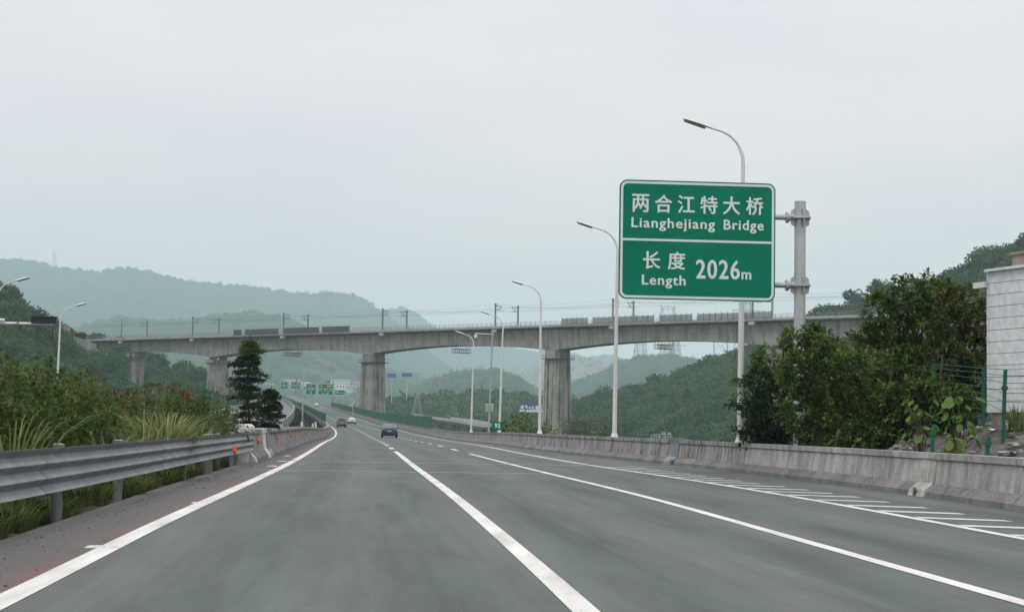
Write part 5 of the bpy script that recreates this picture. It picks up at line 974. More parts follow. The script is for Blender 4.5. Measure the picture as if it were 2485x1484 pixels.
# ------------------------------------------------------------------ pylons
def lattice(mb, pts, n, r):
    """pts: list of (z, half width); four legs with crossed bracing"""
    for (z0, a), (z1, b) in zip(pts, pts[1:]):
        k = max(1, n)
        for i in range(k):
            u0, u1 = i / k, (i + 1) / k; za, zb = z0 + (z1 - z0) * u0, z0 + (z1 - z0) * u1; wa, wb = a + (b - a) * u0, a + (b - a) * u1
            for (x, y), (x2, y2) in (((-1, -1), (1, -1)), ((1, -1), (1, 1)), ((1, 1), (-1, 1)), ((-1, 1), (-1, -1))):
                mb.bar((x * wa, y * wa, za), (x * wb, y * wb, zb), r); mb.bar((x * wa, y * wa, za), (x2 * wb, y2 * wb, zb), r * .6); mb.bar((x2 * wa, y2 * wa, za), (x * wb, y * wb, zb), r * .6); mb.bar((x * wb, y * wb, zb), (x2 * wb, y2 * wb, zb), r * .6)
def pylon(label, x, ybase, ytop, Y, kind, bw_, r=.22):
    p = at(x, ybase, Y); H_ = at(x, ytop, Y).z - p.z; t_ = thing('pylon', label, 'pylon', tuple(p), .3, 'power line pylons'); mb = MB()
    if kind == 'cup':
        wz = H_ * .70; lattice(mb, [(-28, bw_ * 1.3), (0, bw_ * 1.1), (wz * .5, bw_ * .6), (wz, bw_ * .36)], 4, r); mb.build('tower_body', M['pylon'], t_); mb = MB(); a = bw_ * .36
        for y in (-.6, .6):
            for s in (-1, 1): mb.bar((s * a, y, wz), (s * 4.9, y, H_ * .88), r); mb.bar((s * 4.9, y, H_ * .88), (s * 4.2, y, H_ * .985), r); mb.bar((s * a * .3, y, wz), (s * 3.6, y, H_ * .86), r * .7); mb.bar((s * 3.6, y, H_ * .86), (s * 3.0, y, H_ * .97), r * .7)
            mb.bar((-5.4, y, H_ * .985), (5.4, y, H_ * .985), r); mb.bar((-4.2, y, H_ * .955), (4.2, y, H_ * .955), r * .7)
        for s in (-1, 1): mb.bar((s * 5.2, 0, H_ * .985), (s * 4.9, 0, H_), r)
        mb.bar((0, 0, H_ * .97), (0, 0, H_ * .90), r * .8)
    elif kind == 'H':
        for s in (-1, 1): mb.tube([(s * bw_, 0, -4), (s * bw_, 0, H_)], [.28, .2], 6)
        mb.build('tower_body', M['pylon'], t_); mb = MB(); mb.bar((-bw_ * 2, 0, H_ * .62), (bw_ * 2, 0, H_ * .62), .25); mb.bar((-bw_, 0, H_ * .3), (bw_, 0, H_ * .6), .12); mb.bar((bw_, 0, H_ * .3), (-bw_, 0, H_ * .6), .12)
    else:
        lattice(mb, [(-18, bw_ * 1.25), (0, bw_ * 1.1), (H_ * .55, bw_ * .5), (H_, bw_ * .12)], 5, r); mb.build('tower_body', M['pylon'], t_); mb = MB()
        for k, q in enumerate((.72, .83, .94)):
            for s in (-1, 1): mb.bar((0, 0, H_ * q + .6), (s * bw_ * (1.5 - .2 * k), 0, H_ * q), r * .7); mb.bar((0, 0, H_ * q - .3), (s * bw_ * (1.5 - .2 * k), 0, H_ * q), r * .7)
    mb.build('cross_arm', M['pylon'], t_); return t_
pylon('cup headed steel pylon showing above the viaduct screens below the green sign', 1619, 938, 741, 1150, 'cup', 6.6)
pylon('lattice pylon left of the cup headed one, its legs seen under the viaduct', 1553, 948, 764, 1110, 'cup', 6.2)
pylon('pale lattice pylon on the right hill crest beside the nearest lamp', 1814, 890, 700, 960, 'three', 6.5)
pylon('twin pole power support on the hill crest under the right span', 1749, 872, 800, 1010, 'H', 4.2)
pylon('small lattice pylon in the valley right of the left tall pier', 1012, 1000, 945, 1080, 'three', 2.4, .13)
pylon('tiny pylon on the far mountain crest at left', 131, 640, 604, 6830, 'three', 8, .55)
pylon('faint lattice pylon behind the cup headed one', 1640, 935, 800, 1250, 'three', 5.5)
# ------------------------------------------------------------------ buildings
def house(name, label, x0, x1, ybase, yeave, ytop, Y, depth, wall, roof, rz=.3, floors=1, flat=False, cat='house', group=None):
    p = (HILL_R if Y < 1000 else HILL_M)((x0 + x1) / 2, ybase); Y = p.y; k = Y / 4300; W_ = (x1 - x0) * k; he = (ybase - yeave) * k; ht = (ybase - ytop) * k; t_ = thing(name, label, cat, tuple(p), rz, group)
    MB().box((0, 0, he / 2 - 3), (W_, depth, he + 6)).build('wall', wall, t_)
    if flat: MB().box((0, 0, he + .25), (W_ * 1.03, depth * 1.03, .5)).build('roof', roof, t_)
    else:
        mb = MB(); a, b = W_ * .54, depth * .56; mb.loft([[(-a, -b, he), (a, -b, he), (a, b, he), (-a, b, he)], [(-a * .8, -.1, ht), (a * .8, -.1, ht), (a * .8, .1, ht), (-a * .8, .1, ht)]]); fix_normals(mb.build('roof', roof, t_))
    n = max(2, int(W_ / 2.6))
    for f in range(floors):
        for i in range(n):
            z = he * (f + .55) / floors; wo = MB().box((-W_ / 2 + W_ * (i + .5) / n, -depth / 2 - .02, z), (W_ / n * .5, .06, he / floors * .42)).build('window', M['glass'], t_)
    return t_
mr_ = {'pinkwall': mat('pink_render', (.44, .24, .20), .8), 'blue_roof': mat('blue_sheet_roof', (.07, .12, .20), .6), 'redroof': mat('red_tile_roof', (.34, .09, .07), .8), 'pinkroof': mat('pink_tile_roof', (.50, .22, .16), .8), 'pale': mat('pale_render', (.42, .44, .43), .8), 'greyroof': mat('grey_roof', (.35, .36, .36), .8)}
house('house', 'pink house with blue sheet roof on the right hillside below the viaduct', 2078, 2124, 856, 845, 834, 640, 7, mr_['pinkwall'], mr_['blue_roof'], .45, 1)
house('house', 'pale pink roofed house in the trees behind the nearest lamp', 1842, 1868, 946, 940, 929, 745, 5, mr_['pale'], mr_['pinkroof'], .5)
house('house', 'small house with long red roof on the wooded slope left of the nearest lamp', 1735, 1775, 926, 923.5, 918, 800, 5, mr_['pale'], mr_['redroof'], .2)
house('house', 'tiny white and pink hut low on the wooded hill', 1546, 1557, 982, 975, 971, 690, 2, mr_['pale'], mr_['pinkroof'], .1)
house('building', 'long white flat roofed building behind the far gantry boards', 806, 852, 936, 921, 919, 1560, 16, mr_['pale'], mr_['greyroof'], .0, 2, True, 'building', 'pale buildings beyond the far gantry')
house('building', 'lower white building with green panel under the long one', 814, 868, 946, 935, 933, 1500, 14, mr_['pale'], mr_['pale'], .0, 1, True, 'building', 'pale buildings beyond the far gantry')
house('building', 'brownish building at the right end of the pale row by the tall pier', 857, 874, 948, 926, 924, 1480, 10, mr_['pinkwall'], mr_['greyroof'], .0, 2, True, 'building', 'pale buildings beyond the far gantry')
house('building', 'pale building behind the farthest gantry boards', 694, 731, 946, 921, 918, 1540, 16, mr_['pale'], mr_['greyroof'], .0, 2, True, 'building', 'pale buildings beyond the far gantry')
house('building', 'small white kiosk building between the two gantries', 734, 757, 944, 928, 926, 1450, 10, mr_['pale'], mr_['pale'], .0, 1, True, 'building', 'pale buildings beyond the far gantry')
house('building', 'white building at the left of the far row behind the dark tiered tree', 649, 668, 946, 930, 927, 1550, 12, mr_['pale'], mr_['pale'], .0, 1, True, 'building', 'pale buildings beyond the far gantry')
# ------------------------------------------------------------------ white panelled building at right
c0 = at(2403, 830, 45); zt_ = at(2403, 660, 45).z; zb_ = at(2403, 1001, 45).z; wd_ = Vector((.335, -.942, 0)); bl = thing('panel_building', 'white building clad in horizontal panels at the right picture edge', 'building', (c0.x, c0.y, zb_ - .55)); nrm_ = Vector((-wd_.y, wd_.x, 0))      # nrm_: into the building
BMx = Matrix((wd_, nrm_, Vector((0, 0, 1)))).transposed()
def bp(u, v, z): return Vector((c0.x, c0.y, 0)) + wd_ * u + nrm_ * v + Vector((0, 0, z))
nrow = 12; rh = (zt_ - zb_) / nrow; LB_ = 12.0
MB().box(bp(LB_ / 2, 3.05, (zt_ + zb_) / 2 - .02), (LB_ - .1, 6.0, zt_ - zb_ - .06), BMx).build('core', M['trim'], bl, world=True)
for i in range(nrow):
    for j in range(4):
        u0 = j * 3.0; MB().box(bp(u0 + 1.5, .0, zb_ + rh * (i + .5)), (2.992, .10, rh - .012), BMx).build('wall_panel', M['bld_white'], bl, world=True)
    MB().box(bp(-.03, 3.0, zb_ + rh * (i + .5)), (.10, 6.1, rh - .012), BMx).build('wall_panel', M['bld_white'], bl, world=True)
MB().box(bp(LB_ / 2, 2.95, zt_ + .03), (LB_ + .1, 6.2, .07), BMx).build('coping', M['bld_white'], bl, world=True)
MB().box(bp(-.28, .35, zt_ - .32), (.5, 1.0, .15), BMx).build('eave_stub', M['bld_white'], bl, world=True)
MB().box(bp(LB_ / 2, 3.0, zb_ - .17), (LB_ - .1, 6.0, .34), BMx).build('plinth', M['brown_render'], bl, world=True); MB().box(bp(LB_ / 2, 3.0, zb_ - .55), (LB_, 6.1, .42), BMx).build('brick_base', M['brick'], bl, world=True)
MB().box(bp(2.45, 1.2, zt_ + .20), (3.3, 2.2, .34), BMx).build('roof_block', M['brown_render'], bl, world=True); MB().box(bp(2.45, 1.2, zt_ + .40), (3.4, 2.3, .06), BMx).build('roof_slab', M['brown_render'], bl, world=True)
# ------------------------------------------------------------------ green wire fence
fn = thing('wire_fence', 'green post and wire fence with bent tops before the white building', 'fence', (10.9, 43, 1.2)); tops = []
for (xt, yt, xb, yb, Y) in ((2440, 896, 2433, 1047, 40.5), (2388, 893, 2385, 1010, 44), (2266, 882, 2263, 990, 49), (2266, 1030, 2259, 1100, 39.5), (2400, 1060, 2392, 1112, 37.5)):
    a = at(xt, yt, Y); b = at(xb, yb, Y); b2 = Vector((b.x, b.y, min(b.z, float(land(b.x, b.y))) - .2)); kn = b.lerp(a, .70); mb = MB(); mb.bar(b2, kn, .075); mb.bar(kn, a, .075); MB().box(kn, (.12, .12, .09)).build('clamp', M['fence_green'], fn, world=True); mb.build('post', M['fence_green'], fn, world=True); tops.append((b, kn, a))
for u in (.15, .32, .48, .62, .78, .90, 1.0):
    mb = MB(); P_ = []
    for b, kn, a in (tops[2], tops[1], tops[0]): P_.append(b.lerp(kn, u / .7) if u < .7 else kn.lerp(a, (u - .7) / .3))
    P_.append(P_[-1] + Vector((1.6, -4.5, -.10))); mb.tube(P_, .007, 4); mb.build('fence_wire', M['fence_green'], fn, world=True)
# ------------------------------------------------------------------ rubble and litter behind the barrier
mb = MB()
for i in range(900):
    Y = random.uniform(30, 47); X = fl(XR, Y) + .7 + random.random() ** .8 * 5.5; z = float(land(X, Y)); s = random.choice((.03, .04, .05, .07, .11)) * random.uniform(.7, 1.5); R = Matrix.Rotation(random.random() * 6, 3, 'Z') @ Matrix.Rotation(random.random(), 3, 'X'); mb.box((X, Y, z + s * .2), (s * random.uniform(1, 2.2), s * random.uniform(.8, 1.4), s), R)
tag(mb.build('rubble', M['stone']), 'loose grey rubble strewn on the bank before the white building', 'rubble', kind='stuff')
mb = MB()
for j in range(13):
    for i in range(20): Y = 29 + i * 1.0; X = fl(XR, Y) + .6 + j * .5; mb.v.append((X, Y, float(land(X, Y)) + .03))
mb.f = [(j * 20 + i, (j + 1) * 20 + i, (j + 1) * 20 + i + 1, j * 20 + i + 1) for j in range(12) for i in range(19)]; tag(fix_normals(mb.build('gravel_bank', M['rubble_soil'], smooth=True)), kind='structure')
def litter(name, label, x, y, Y, w_, m_):
    q = at(x, y, Y); q.z = float(land(q.x, q.y)) + .06; mb = MB(); pts = []
    for k in range(9): a = 2 * math.pi * k / 9; pts.append((math.cos(a) * w_ * random.uniform(.7, 1.1), math.sin(a) * w_ * .5 * random.uniform(.7, 1.1), random.uniform(.0, .05)))
    mb.add(pts + [(0, 0, .045)], [(k, (k + 1) % 9, 9) for k in range(9)]); o = mb.build(name, m_); o.location = q; tag(o, label, 'litter', 'litter on the bank')
litter('plastic_sheet', 'crumpled white plastic sheet beside the low green fence post', 2378, 1086, 37.6, .16, M['board_white']); litter('plastic_sheet', 'flat white litter at the right picture edge on the rubble', 2445, 1086, 37.4, .28, M['board_white']); litter('plastic_sheet', 'teal scrap lying behind the barrier top', 2350, 1107, 36.4, .12, M['panel_green']); litter('plastic_sheet', 'small pale litter under the brick base of the white building', 2405, 1027, 42, .14, M['board_white'])

# ------------------------------------------------------------------ hedge of shrubs behind the guard rail
def shrub(label, X, Y, h, rx, seed_red=False, fresh=False, n=230, group='shrubs behind the guard rail', material=None):
    zg = float(land(X, Y)); lobes = [(0, 0, h * .55, rx * .75, rx * .85, h * .40)]
    for k in range(6):
        a = 2 * math.pi * (k + random.random()) / 6; r = rx * .55; lobes.append((math.cos(a) * r, math.sin(a) * r, h * random.uniform(.32, .78), rx * .48, rx * .5, h * random.uniform(.18, .26)))
    t_ = ellipsoid_tree('shrub', label, 'shrub', (X, Y, zg - .03), lobes, n, 15, .115, .06, material or (M['leaf_fresh'] if fresh else M['leaf_hedge']), None, group, 'foliage', .3, .15)
    mb = MB()
    for k in range(9):
        a = random.random() * 6.28; r = random.random() * rx * .45; mb.tube([(math.cos(a) * r * .6, math.sin(a) * r * .6, -.1), (math.cos(a) * r, math.sin(a) * r, h * .4), (math.cos(a) * r * 1.5, math.sin(a) * r * 1.5, h * .75)], [.022, .016, .007], 5)
    mb.build('stems', M['bark'], t_); t_.children[-1].name = 'stem'
    # upright shoots above the crown
    C = []; sh_ = MB()
    for k in range(6):
        a = random.random() * 6.28; r = math.sqrt(random.random()) * rx * .75; z = h * (1.02 - .22 * (r / rx) ** 2) + random.uniform(-.12, .14); b = Vector((math.cos(a) * r, math.sin(a) * r, h * .6)); e_ = Vector((math.cos(a) * r * 1.08, math.sin(a) * r * 1.08, z)); sh_.tube([b, e_], [.01, .005], 4)
        for q in (.55, .78, 1.0): C.append(b.lerp(e_, q))
    tag(sh_.build('shoot', M['stem'], t_), kind='stuff'); C = np.array([tuple(c) for c in C]); up = np.tile(np.array([[0, 0, .9]]), (len(C), 1))
    link('shoot_leaves', leaf_mesh('shoot_leaves', *clusters(C, .07, 10, .11, .05, .1, up), material or M['leaf_hedge'])).parent = t_
    if seed_red:
        P_ = []
        for k in range(seed_red): a = random.random() * 6.28; r = math.sqrt(random.random()) * rx * .8; P_.append((math.cos(a) * r, math.sin(a) * r, h * (1.02 - .2 * (r / rx) ** 2) + random.uniform(-.25, .14)))
        P_ = np.array(P_); tag(link('red_tips', leaf_mesh('red_tips', *clusters(P_, .075, 16, .085, .045, .1, np.tile(np.array([[0, 0, .6]]), (len(P_), 1))), M['leaf_red']), t_), kind='stuff')
    return t_
desc = ['at the left picture edge', 'second from the left picture edge', 'third from the left picture edge', 'below the arm of the message box', 'left of the street lamp', 'under the street lamp foot', 'right of the street lamp foot', 'before the wide left viaduct pier', 'left of the pampas clump', 'behind the pampas clump', 'right of the pampas clump', 'below the second left pier', 'left of the tiered tree', 'under the tiered tree', 'next to the rail end']
hs_Y = [15.5, 18.6, 21.6, 24.6, 27.6, 30.6, 33.6, 36.8, 40.0, 43.4, 46.6, 49.6, 52.6, 55.4, 58.6]
for i, Y in enumerate(hs_Y):
    X = fl(XG, Y) - (1.75 if i not in (7, 8, 9) else 2.75) - random.uniform(-.1, .45); h = [2.15, 2.2, 2.3, 2.35, 2.4, 2.4, 2.4, 2.3, 2.2, 2.2, 2.35, 2.4, 2.35, 2.25, 2.1][i]
    shrub(f"dense {'red tipped' if i in (0, 1, 3, 7, 8, 9, 10, 11, 12) else 'green'} roadside shrub {desc[i]}", X, Y, h, 1.30, {0: 2, 1: 3, 3: 2, 7: 9, 8: 13, 9: 11, 10: 11, 11: 8, 12: 3}.get(i, 0))
for i, Y in enumerate([20, 26, 32, 38, 44, 50, 56]):
    X = fl(XG, Y) - 3.9 - random.uniform(-.2, .5); shrub(f"taller back row shrub {['at the left picture edge', 'behind the message box arm', 'behind the lamp foot', 'before the wide left viaduct pier', 'behind the pampas clump', 'below the second left viaduct pier', 'left of the tiered tree'][i]}", X, Y, [2.45, 2.5, 2.6, 2.65, 2.6, 2.55, 2.3][i], 1.5, {0: 3, 3: 6, 4: 10, 5: 8}.get(i, 0), n=200, group='back row of the hedge')
shrub('bright green young bush leaning over the rail end', -8.95, 54.2, 1.85, .95, fresh=False, n=170, group='bright bushes', material=leafmat('young_leaf', [(.03, .065, .015), (.055, .10, .024), (.09, .14, .036), (.13, .17, .05)], .32, False))
# ------------------------------------------------------------------ grasses
def grass_clump(label, X, Y, n, h, spread, lean=1.0, wd=.016, group='grass clumps', tone=(0, 1), z=None):
    V, F, T = [], [], []; rr = RNG
    for k in range(n):
        a = rr.random() * 6.283; r = spread * .25 * rr.random() ** .5; hh = h * rr.uniform(.55, 1.1); ln = lean * rr.uniform(.25, 1.0) * hh * .75; tn = rr.uniform(*tone); b = len(V); px, py = math.cos(a) * r, math.sin(a) * r; sx_, sy_ = -math.sin(a), math.cos(a)
        for i in range(6):
            u = i / 5; d = r + ln * u ** 2.0; zz = hh * (u - .42 * lean * u ** 3); w_ = wd * (1 - u ** 2) + .0015; x, y = math.cos(a) * d, math.sin(a) * d
            V += [(x - sx_ * w_, y - sy_ * w_, zz), (x + sx_ * w_, y + sy_ * w_, zz)]; T += [tn * .8 + .2 * u] * 2
        F += [(b + 2 * i, b + 2 * i + 1, b + 2 * i + 3, b + 2 * i + 2) for i in range(5)]
    me = bpy.data.meshes.new('grass_blades'); me.from_pydata(V, [], F); me.attributes.new('tone', 'FLOAT', 'POINT').data.foreach_set('value', np.clip(T, 0, 1).astype(np.float32)); me.materials.append(M['grass']); me.update()
    o = link('grass_clump', me); o.location = (X, Y, (float(land(X, Y)) if z is None else z) - .02); return tag(o, label, 'grass', group)
grass_clump('big arching pale pampas grass clump above the guard rail', fl(XG, 39) - .62, 39, 420, 2.5, 1.6, 1.0, .018, tone=(.4, 1))
grass_clump('smaller arching grass clump just right of the pampas grass', fl(XG, 42.6) - .6, 43.5, 150, 1.45, 1.0, 1.0, .014, tone=(.15, .8))
grass_clump('tall upright reed blades standing behind the pampas grass', fl(XG, 41) - 1.2, 41, 22, 2.6, 1.8, .45, .022, tone=(.1, .6))
grass_clump('tall upright reed blades among red tips left of tiered tree', fl(XG, 48) - 1.6, 48, 20, 2.7, 1.6, .35, .022, tone=(.2, .8))
for Y, o_, h_, l_ in ((23.5, .75, 2.2, 'pale reed clump between hedge and rail at the left picture edge'), (31.5, .7, 1.9, 'pale reed clump between hedge and rail under the message box'), (46.5, .7, 1.9, 'reed clump between hedge and rail near the rail end'), (36, .7, 2.3, 'slender reeds left of the pampas clump')): grass_clump(l_, fl(XG, Y) - o_, Y, 70, h_, 1.2, .8, .017, 'reeds along the hedge', (.2, .9))
for i, (Y, off, lab) in enumerate([(15.6, -.15, 'at the bottom left corner'), (17.2, -.45, 'left of the first visible rail post'), (19.6, -.3, 'under the rail at its left end'), (22.5, -.55, 'between the first two visible rail posts'), (25, -.5, 'right of the second visible rail post'), (28.5, -.6, 'under the middle of the rail'), (31, -.4, 'beside the thin middle rail posts'), (34.5, -.6, 'below the pampas clump'), (38, -.5, 'below the rail right of pampas clump'), (42.5, -.5, 'before the paired rail posts'), (46.5, -.5, 'between the paired rail posts'), (52.5, -.55, 'by the anchor post of the rail')]):
    grass_clump(f'dark low grass tuft {lab}', fl(XG, Y) + off, Y, 190, random.uniform(.55, .85), 1.6, 1.1, .012, 'grass tufts under the guard rail', (0, .35))
for i, (x, y, Y, h_) in enumerate([(1893, 1170, 62, .30), (2222, 1205, 36, .25)]): q = at(x, y, Y); grass_clump(['yellow green weed tuft at the barrier toe by the grey joint plate', 'weed tuft at the barrier toe under the pale joint'][i], fl(XR, Y) + .02, Y, 60, h_, .4, .8, .008, 'weeds at the barrier toe', (.1, .6), z=.02)
# ------------------------------------------------------------------ tiered tree beside the left barrier and its small neighbour
def tier_tree(label, X, Y, zb, tiers, top_fresh, m_, trunk_r):
    t_ = thing('tiered_tree', label, 'tree', (X, Y, zb), 0); zt_ = tiers[-1][0] + .35; mb = MB(); mb.tube([(0, 0, -1.5), (.09, 0, zt_ * .4), (-.07, .02, zt_ * .75), (.02, 0, zt_)], [trunk_r, trunk_r * .8, trunk_r * .5, trunk_r * .2], 7); mb.build('trunk', M['bark'], t_, True)
    for z, r in tiers:
        C = []; O = []; br = MB(); nb = 5 + (k_ := random.randint(0, 2)); ox, oy = (random.uniform(-.24, .24) * min(1, r * 1.6) for _ in range(2))
        for k in range(nb):
            a = 2 * math.pi * (k + random.uniform(-.3, .3)) / nb; rr = r * random.uniform(.38, 1.28); zt2 = random.uniform(-.15, .15); e_ = Vector((math.cos(a) * rr + ox, math.sin(a) * rr + oy, z + zt2)); br.tube([(0, 0, z - .10), e_ * .5 + Vector((0, 0, z * .5 + .05)), e_], [.022, .014, .005], 4)
            for q in np.linspace(.22, 1.05, 9):
                w_ = .16 * q + .05
                for s in (-1, 0, 1): d = Vector((-math.sin(a), math.cos(a), 0)) * s * w_ * random.uniform(.5, 1.2); C.append((e_.x * q + d.x, e_.y * q + d.y, z + zt2 * q + random.uniform(-.04, .04) - .13 * q * q)); O.append((math.cos(a) * .6, math.sin(a) * .6, -.25))
        br.build('branch', M['bark'], t_); fresh = z > tiers[-1][0] - .5 and top_fresh; O = np.array(O); O[:, 2] = .5 if fresh else -.25
        link('leaf_tier', leaf_mesh('leaf_tier', *clusters(np.array(C), .06, 6, .135, .06, .3, O), M['leaf_fresh'] if fresh else m_)).parent = t_
    return t_
tier_tree('dark tiered tree with fresh light green top beside the left barrier', -11.0, 74.5, -2.2, [(z + 2.2, r) for z, r in ((.78, .55), (1.22, .80), (1.60, .86), (1.97, .70), (2.33, .80), (2.69, .68), (3.03, .74), (3.36, .60), (3.68, .66), (3.96, .54), (4.18, .52), (4.40, .42), (4.55, .25))], True, M['leaf_dark'], .07)
tier_tree('small dark tiered tree drooping over the left barrier', -9.85, 73.0, -1.8, [(z + 1.8, r) for z, r in ((1.12, .34), (1.50, .62), (1.86, .44), (2.16, .60), (2.5, .22))], False, M['leaf_dark'], .045)
# ------------------------------------------------------------------ trees behind the right barrier
def rtree(name, label, x, yb, Y, lobes, n, per=15, L=.12, W=.062, m_=None, trunk=(.07, 2.2), group='trees behind the right barrier'):
    a, s = ray(x, yb); X = a * Y; zg = float(land(X, Y)); k = Y / 4300; lb = []
    for (lx, ly, rx_, rz_) in lobes:       # lobe centres measured in the photograph
        q = at(lx, ly, Y); lb.append((q.x - X, random.uniform(-.5, .5), q.z - zg, rx_ * k, rx_ * k * .95, rz_ * k))
    t_ = ellipsoid_tree(name, label, 'tree', (X, Y, zg), lb, int(n * .88), per, L * 1.35, W * 1.35, m_ or M['leaf_tree'], trunk, group, 'crown', .45, .16)
    C = []; O = []                                     # loose sprays that reach out of the crown
    for (cx, cy, cz, rx_, ry_, rz_) in lb:
        for k in range(5):
            d = Vector((random.gauss(0, 1), random.gauss(0, .8), random.gauss(.45, .7))).normalized(); r = random.uniform(1.15, 1.55); e_ = Vector((cx + d.x * rx_ * r, cy + d.y * ry_ * r, cz + d.z * rz_ * r)); b = Vector((cx, cy, cz)); br = MB(); br.tube([b, b.lerp(e_, .55) + Vector((0, 0, .05)), e_], [.018, .011, .004], 4); br.build('branch', M['bark'], t_)
            for q in (.62, .74, .86, .98): C.append(tuple(b.lerp(e_, q) + Vector((random.gauss(0, .05), random.gauss(0, .05), random.gauss(0, .04))))); O.append(tuple(d * .6))
    tag(link('spray', leaf_mesh('spray', *clusters(np.array(C), .07, 8, L * 1.45, W * 1.4, .45, np.array(O)), m_ or M['leaf_tree']), t_), kind='stuff'); return t_
rtree('broadleaf_tree', 'dark leafy tree leaning over the barrier beside the nearest lamp', 1900, 1080, 54.5, [(1848, 945, 58, 48), (1905, 880, 66, 56), (1955, 835, 62, 40), (1870, 1030, 62, 45), (1935, 960, 70, 60), (1960, 1040, 62, 48), (2010, 900, 52, 52)], 560, m_=M['leaf_tree'])
rtree('broadleaf_tree', 'dark low bush like tree spilling left over the barrier end', 1850, 1085, 52.5, [(1838, 930, 34, 26), (1822, 985, 38, 26), (1860, 1010, 46, 40), (1832, 1060, 42, 22), (1885, 1060, 44, 28)], 210, 13, .11, .055, M['leaf_dark'])
rtree('broadleaf_tree', 'bushy tree standing in front of the big sign pole', 2050, 1085, 47.4, [(1960, 850, 44, 34), (2000, 830, 48, 34), (1940, 905, 50, 44), (1990, 930, 62, 56), (2050, 900, 52, 46), (1950, 990, 46, 46), (2020, 1010, 64, 52), (2080, 990, 52, 52), (1975, 1055, 54, 34), (2070, 1060, 56, 34)], 430)
rtree('broadleaf_tree', 'rounded green tree before the pink house', 2050, 1085, 51.5, [(2040, 905, 62, 46), (2090, 960, 72, 66), (2020, 1000, 66, 62), (2075, 1050, 70, 48), (2120, 900, 60, 52)], 480)
rtree('broadleaf_tree', 'tall pointed tree highest of the right group hiding the viaduct end', 2185, 1085, 53, [(2140, 765, 44, 58), (2205, 735, 54, 56), (2255, 725, 52, 46), (2170, 830, 66, 60), (2225, 820, 66, 62), (2190, 905, 72, 60), (2250, 900, 60, 60), (2120, 820, 40, 30), (2290, 760, 40, 50)], 720, trunk=(.09, 3.6))
rtree('broadleaf_tree', 'reddish green tree with yellow leaves touching the white building', 2340, 1080, 51, [(2340, 730, 56, 42), (2375, 790, 40, 60), (2310, 800, 62, 52), (2350, 870, 62, 60), (2300, 900, 58, 56), (2360, 950, 52, 50), (2290, 970, 60, 50)], 560, m_=leafmat('autumn_leaf', [(.022, .048, .013), (.040, .074, .018), (.066, .098, .022), (.10, .11, .025), (.17, .125, .025)], .32, False), trunk=(.09, 3.2))
rtree('broadleaf_tree', 'low dark tree at the foot of the group before the tallest one', 2160, 1085, 47.5, [(2150, 990, 64, 52), (2210, 1010, 62, 48), (2110, 1045, 60, 42), (2190, 1065, 62, 34), (2240, 1050, 50, 40)], 420)
rtree('broadleaf_tree', 'spreading low bush right of the tallest tree and behind fence post', 2285, 1080, 46.5, [(2280, 1010, 56, 44), (2240, 960, 46, 40), (2320, 985, 48, 40), (2270, 1055, 52, 34)], 300)
# broad leaved plant: every leaf an object
bl_me = bpy.data.meshes.new('leaf'); V = []; F = []; T = []
for i in range(9):
    u = i / 8; w_ = .40 * math.sin(math.pi * min(1, u * .95 + .04)) ** .7; V += [(-w_, u, -.10 * u * u - .08 * w_ + .0), (0, u, .04 - .25 * u * u), (w_, u, -.10 * u * u - .08 * w_)]; T += [.3 + .5 * u] * 3
for i in range(8): F += [(3 * i, 3 * i + 1, 3 * i + 4, 3 * i + 3), (3 * i + 1, 3 * i + 2, 3 * i + 5, 3 * i + 4)]
bl_me.from_pydata(V, [], F); bl_me.attributes.new('tone', 'FLOAT', 'POINT').data.foreach_set('value', np.array(T, np.float32)); bl_me.materials.append(M['leaf_big']); bl_me.polygons.foreach_set('use_smooth', [True] * len(bl_me.polygons)); bl_me.update()
def broad_plant(label, x, y, Y, h, n, L, spread):
    q = at(x, y, Y); zg = float(land(q.x, Y)); t_ = thing('broadleaf_plant', label, 'plant', (q.x, Y, zg), 0, 'broad leaved plants'); mb = MB()
    for k in range(n):
        a = random.random() * 6.28; z = h * random.uniform(.35, 1); r = spread * random.random() ** .6; e_ = Vector((math.cos(a) * r, math.sin(a) * r, z)); mb.tube([(0, 0, -.1), (e_.x * .4, e_.y * .4, z * .6), e_], .007, 4); o = link('leaf', bl_me, t_); o.location = e_; s = L * random.uniform(.7, 1.25); o.scale = (s, s, s); o.rotation_euler = (random.uniform(-1.0, -.1), random.uniform(-.3, .3), a - math.pi / 2 + random.uniform(-.5, .5))
    mb.build('stem', M['stem'], t_); return t_
broad_plant('light green broad leaved plant right of the low fence post', 2325, 1060, 40.5, 1.55, 40, .22, .55)
broad_plant('light green broad leaved plant with big single leaves by the barrier', 2300, 1095, 37.8, .85, 14, .22, .35)
broad_plant('pale broad leaved plant above the low fence post', 2235, 1050, 42.5, 1.6, 30, .20, .5)
broad_plant('yellow green broad leaved plant below the dark leaning tree', 1985, 1040, 50, 1.9, 24, .22, .5)
grass_clump('small feathery shrub before the white panels by the tall fence post', at(2465, 1000, 41.5).x, 41.5, 70, .95, .8, .8, .012, 'saplings on the bank', (.2, .6))
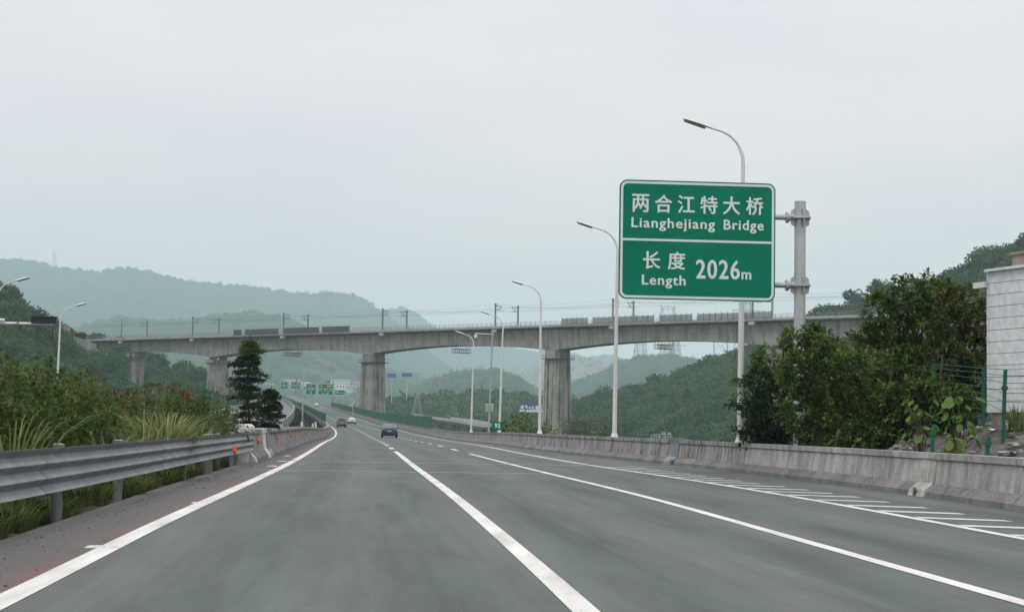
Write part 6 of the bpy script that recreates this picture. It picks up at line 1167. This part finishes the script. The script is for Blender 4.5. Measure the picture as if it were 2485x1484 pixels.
# ------------------------------------------------------------------ single trees one can tell apart further off
def single_tree(label, loc, h, w_, n, m_=None, group=None, L=.5):
    lobes = [(0, 0, h * .5, w_ * .42, w_ * .42, h * .36)]
    for k in range(6): a = 6.28 * (k + random.random()) / 6; lobes.append((math.cos(a) * w_ * .3, math.sin(a) * w_ * .3, h * random.uniform(.2, .82), w_ * .24, w_ * .24, h * random.uniform(.13, .2)))
    return ellipsoid_tree('tree', label, 'tree', loc, lobes, int(n * 1.6), 8, L * 1.25, L * .85, m_ or M['leaf_forest'], (h * .02, h * .6), group, 'crown', .2, h * .06)
for i, (x, yt, Y, w_, lab) in enumerate([(1232, 1018, 262, 6.5, 'leftmost bright green tree behind the right barrier'), (1262, 1003, 270, 7, 'bright green tree between lamp and blue billboard, low behind barrier'), (1295, 1000, 285, 7, 'bright green tree under the blue billboard'), (1318, 1008, 300, 6, 'bright green tree touching the right tall pier base'), (1412, 1000, 470, 10, 'light green round tree just right of the right tall pier base'), (1450, 1012, 450, 9, 'second light green round tree right of the right tall pier')]):
    q = at(x, yt, Y); zb = -15.0; single_tree(lab, (q.x, Y, zb), q.z - zb, w_, 420, M['leaf_tree'] if i < 4 else None, 'valley trees behind the right barrier', .55)
for i, (x, yt, Y, h, w_, lab) in enumerate([(2072, 697, 800, 10, 9, 'rounded dark tree standing out on the right ridge by the viaduct end'), (2124, 675, 800, 8.5, 7, 'slender tree on the right ridge above the viaduct end'), (2152, 675, 800, 9, 8, 'bushy tree on the right ridge next to the slender one'), (2387, 590, 760, 10, 8, 'tall tree on the right ridge near the white building'), (2225, 672, 790, 8, 6, 'pointed tree on the right ridge in mid slope'), (27, 688, 640, 6.5, 5.5, 'dark pine on the left hill crest'), (160, 792, 680, 4.0, 5.5, 'flat topped pine on the left slope beside the lamp'), (195, 806, 684, 3.6, 4.5, 'small pine on the left slope right of the lamp')]):
    q = at(x, yt, Y); single_tree(lab, (q.x, Y, q.z - h), h, w_, 230, None, 'trees standing out on the ridges', .55)
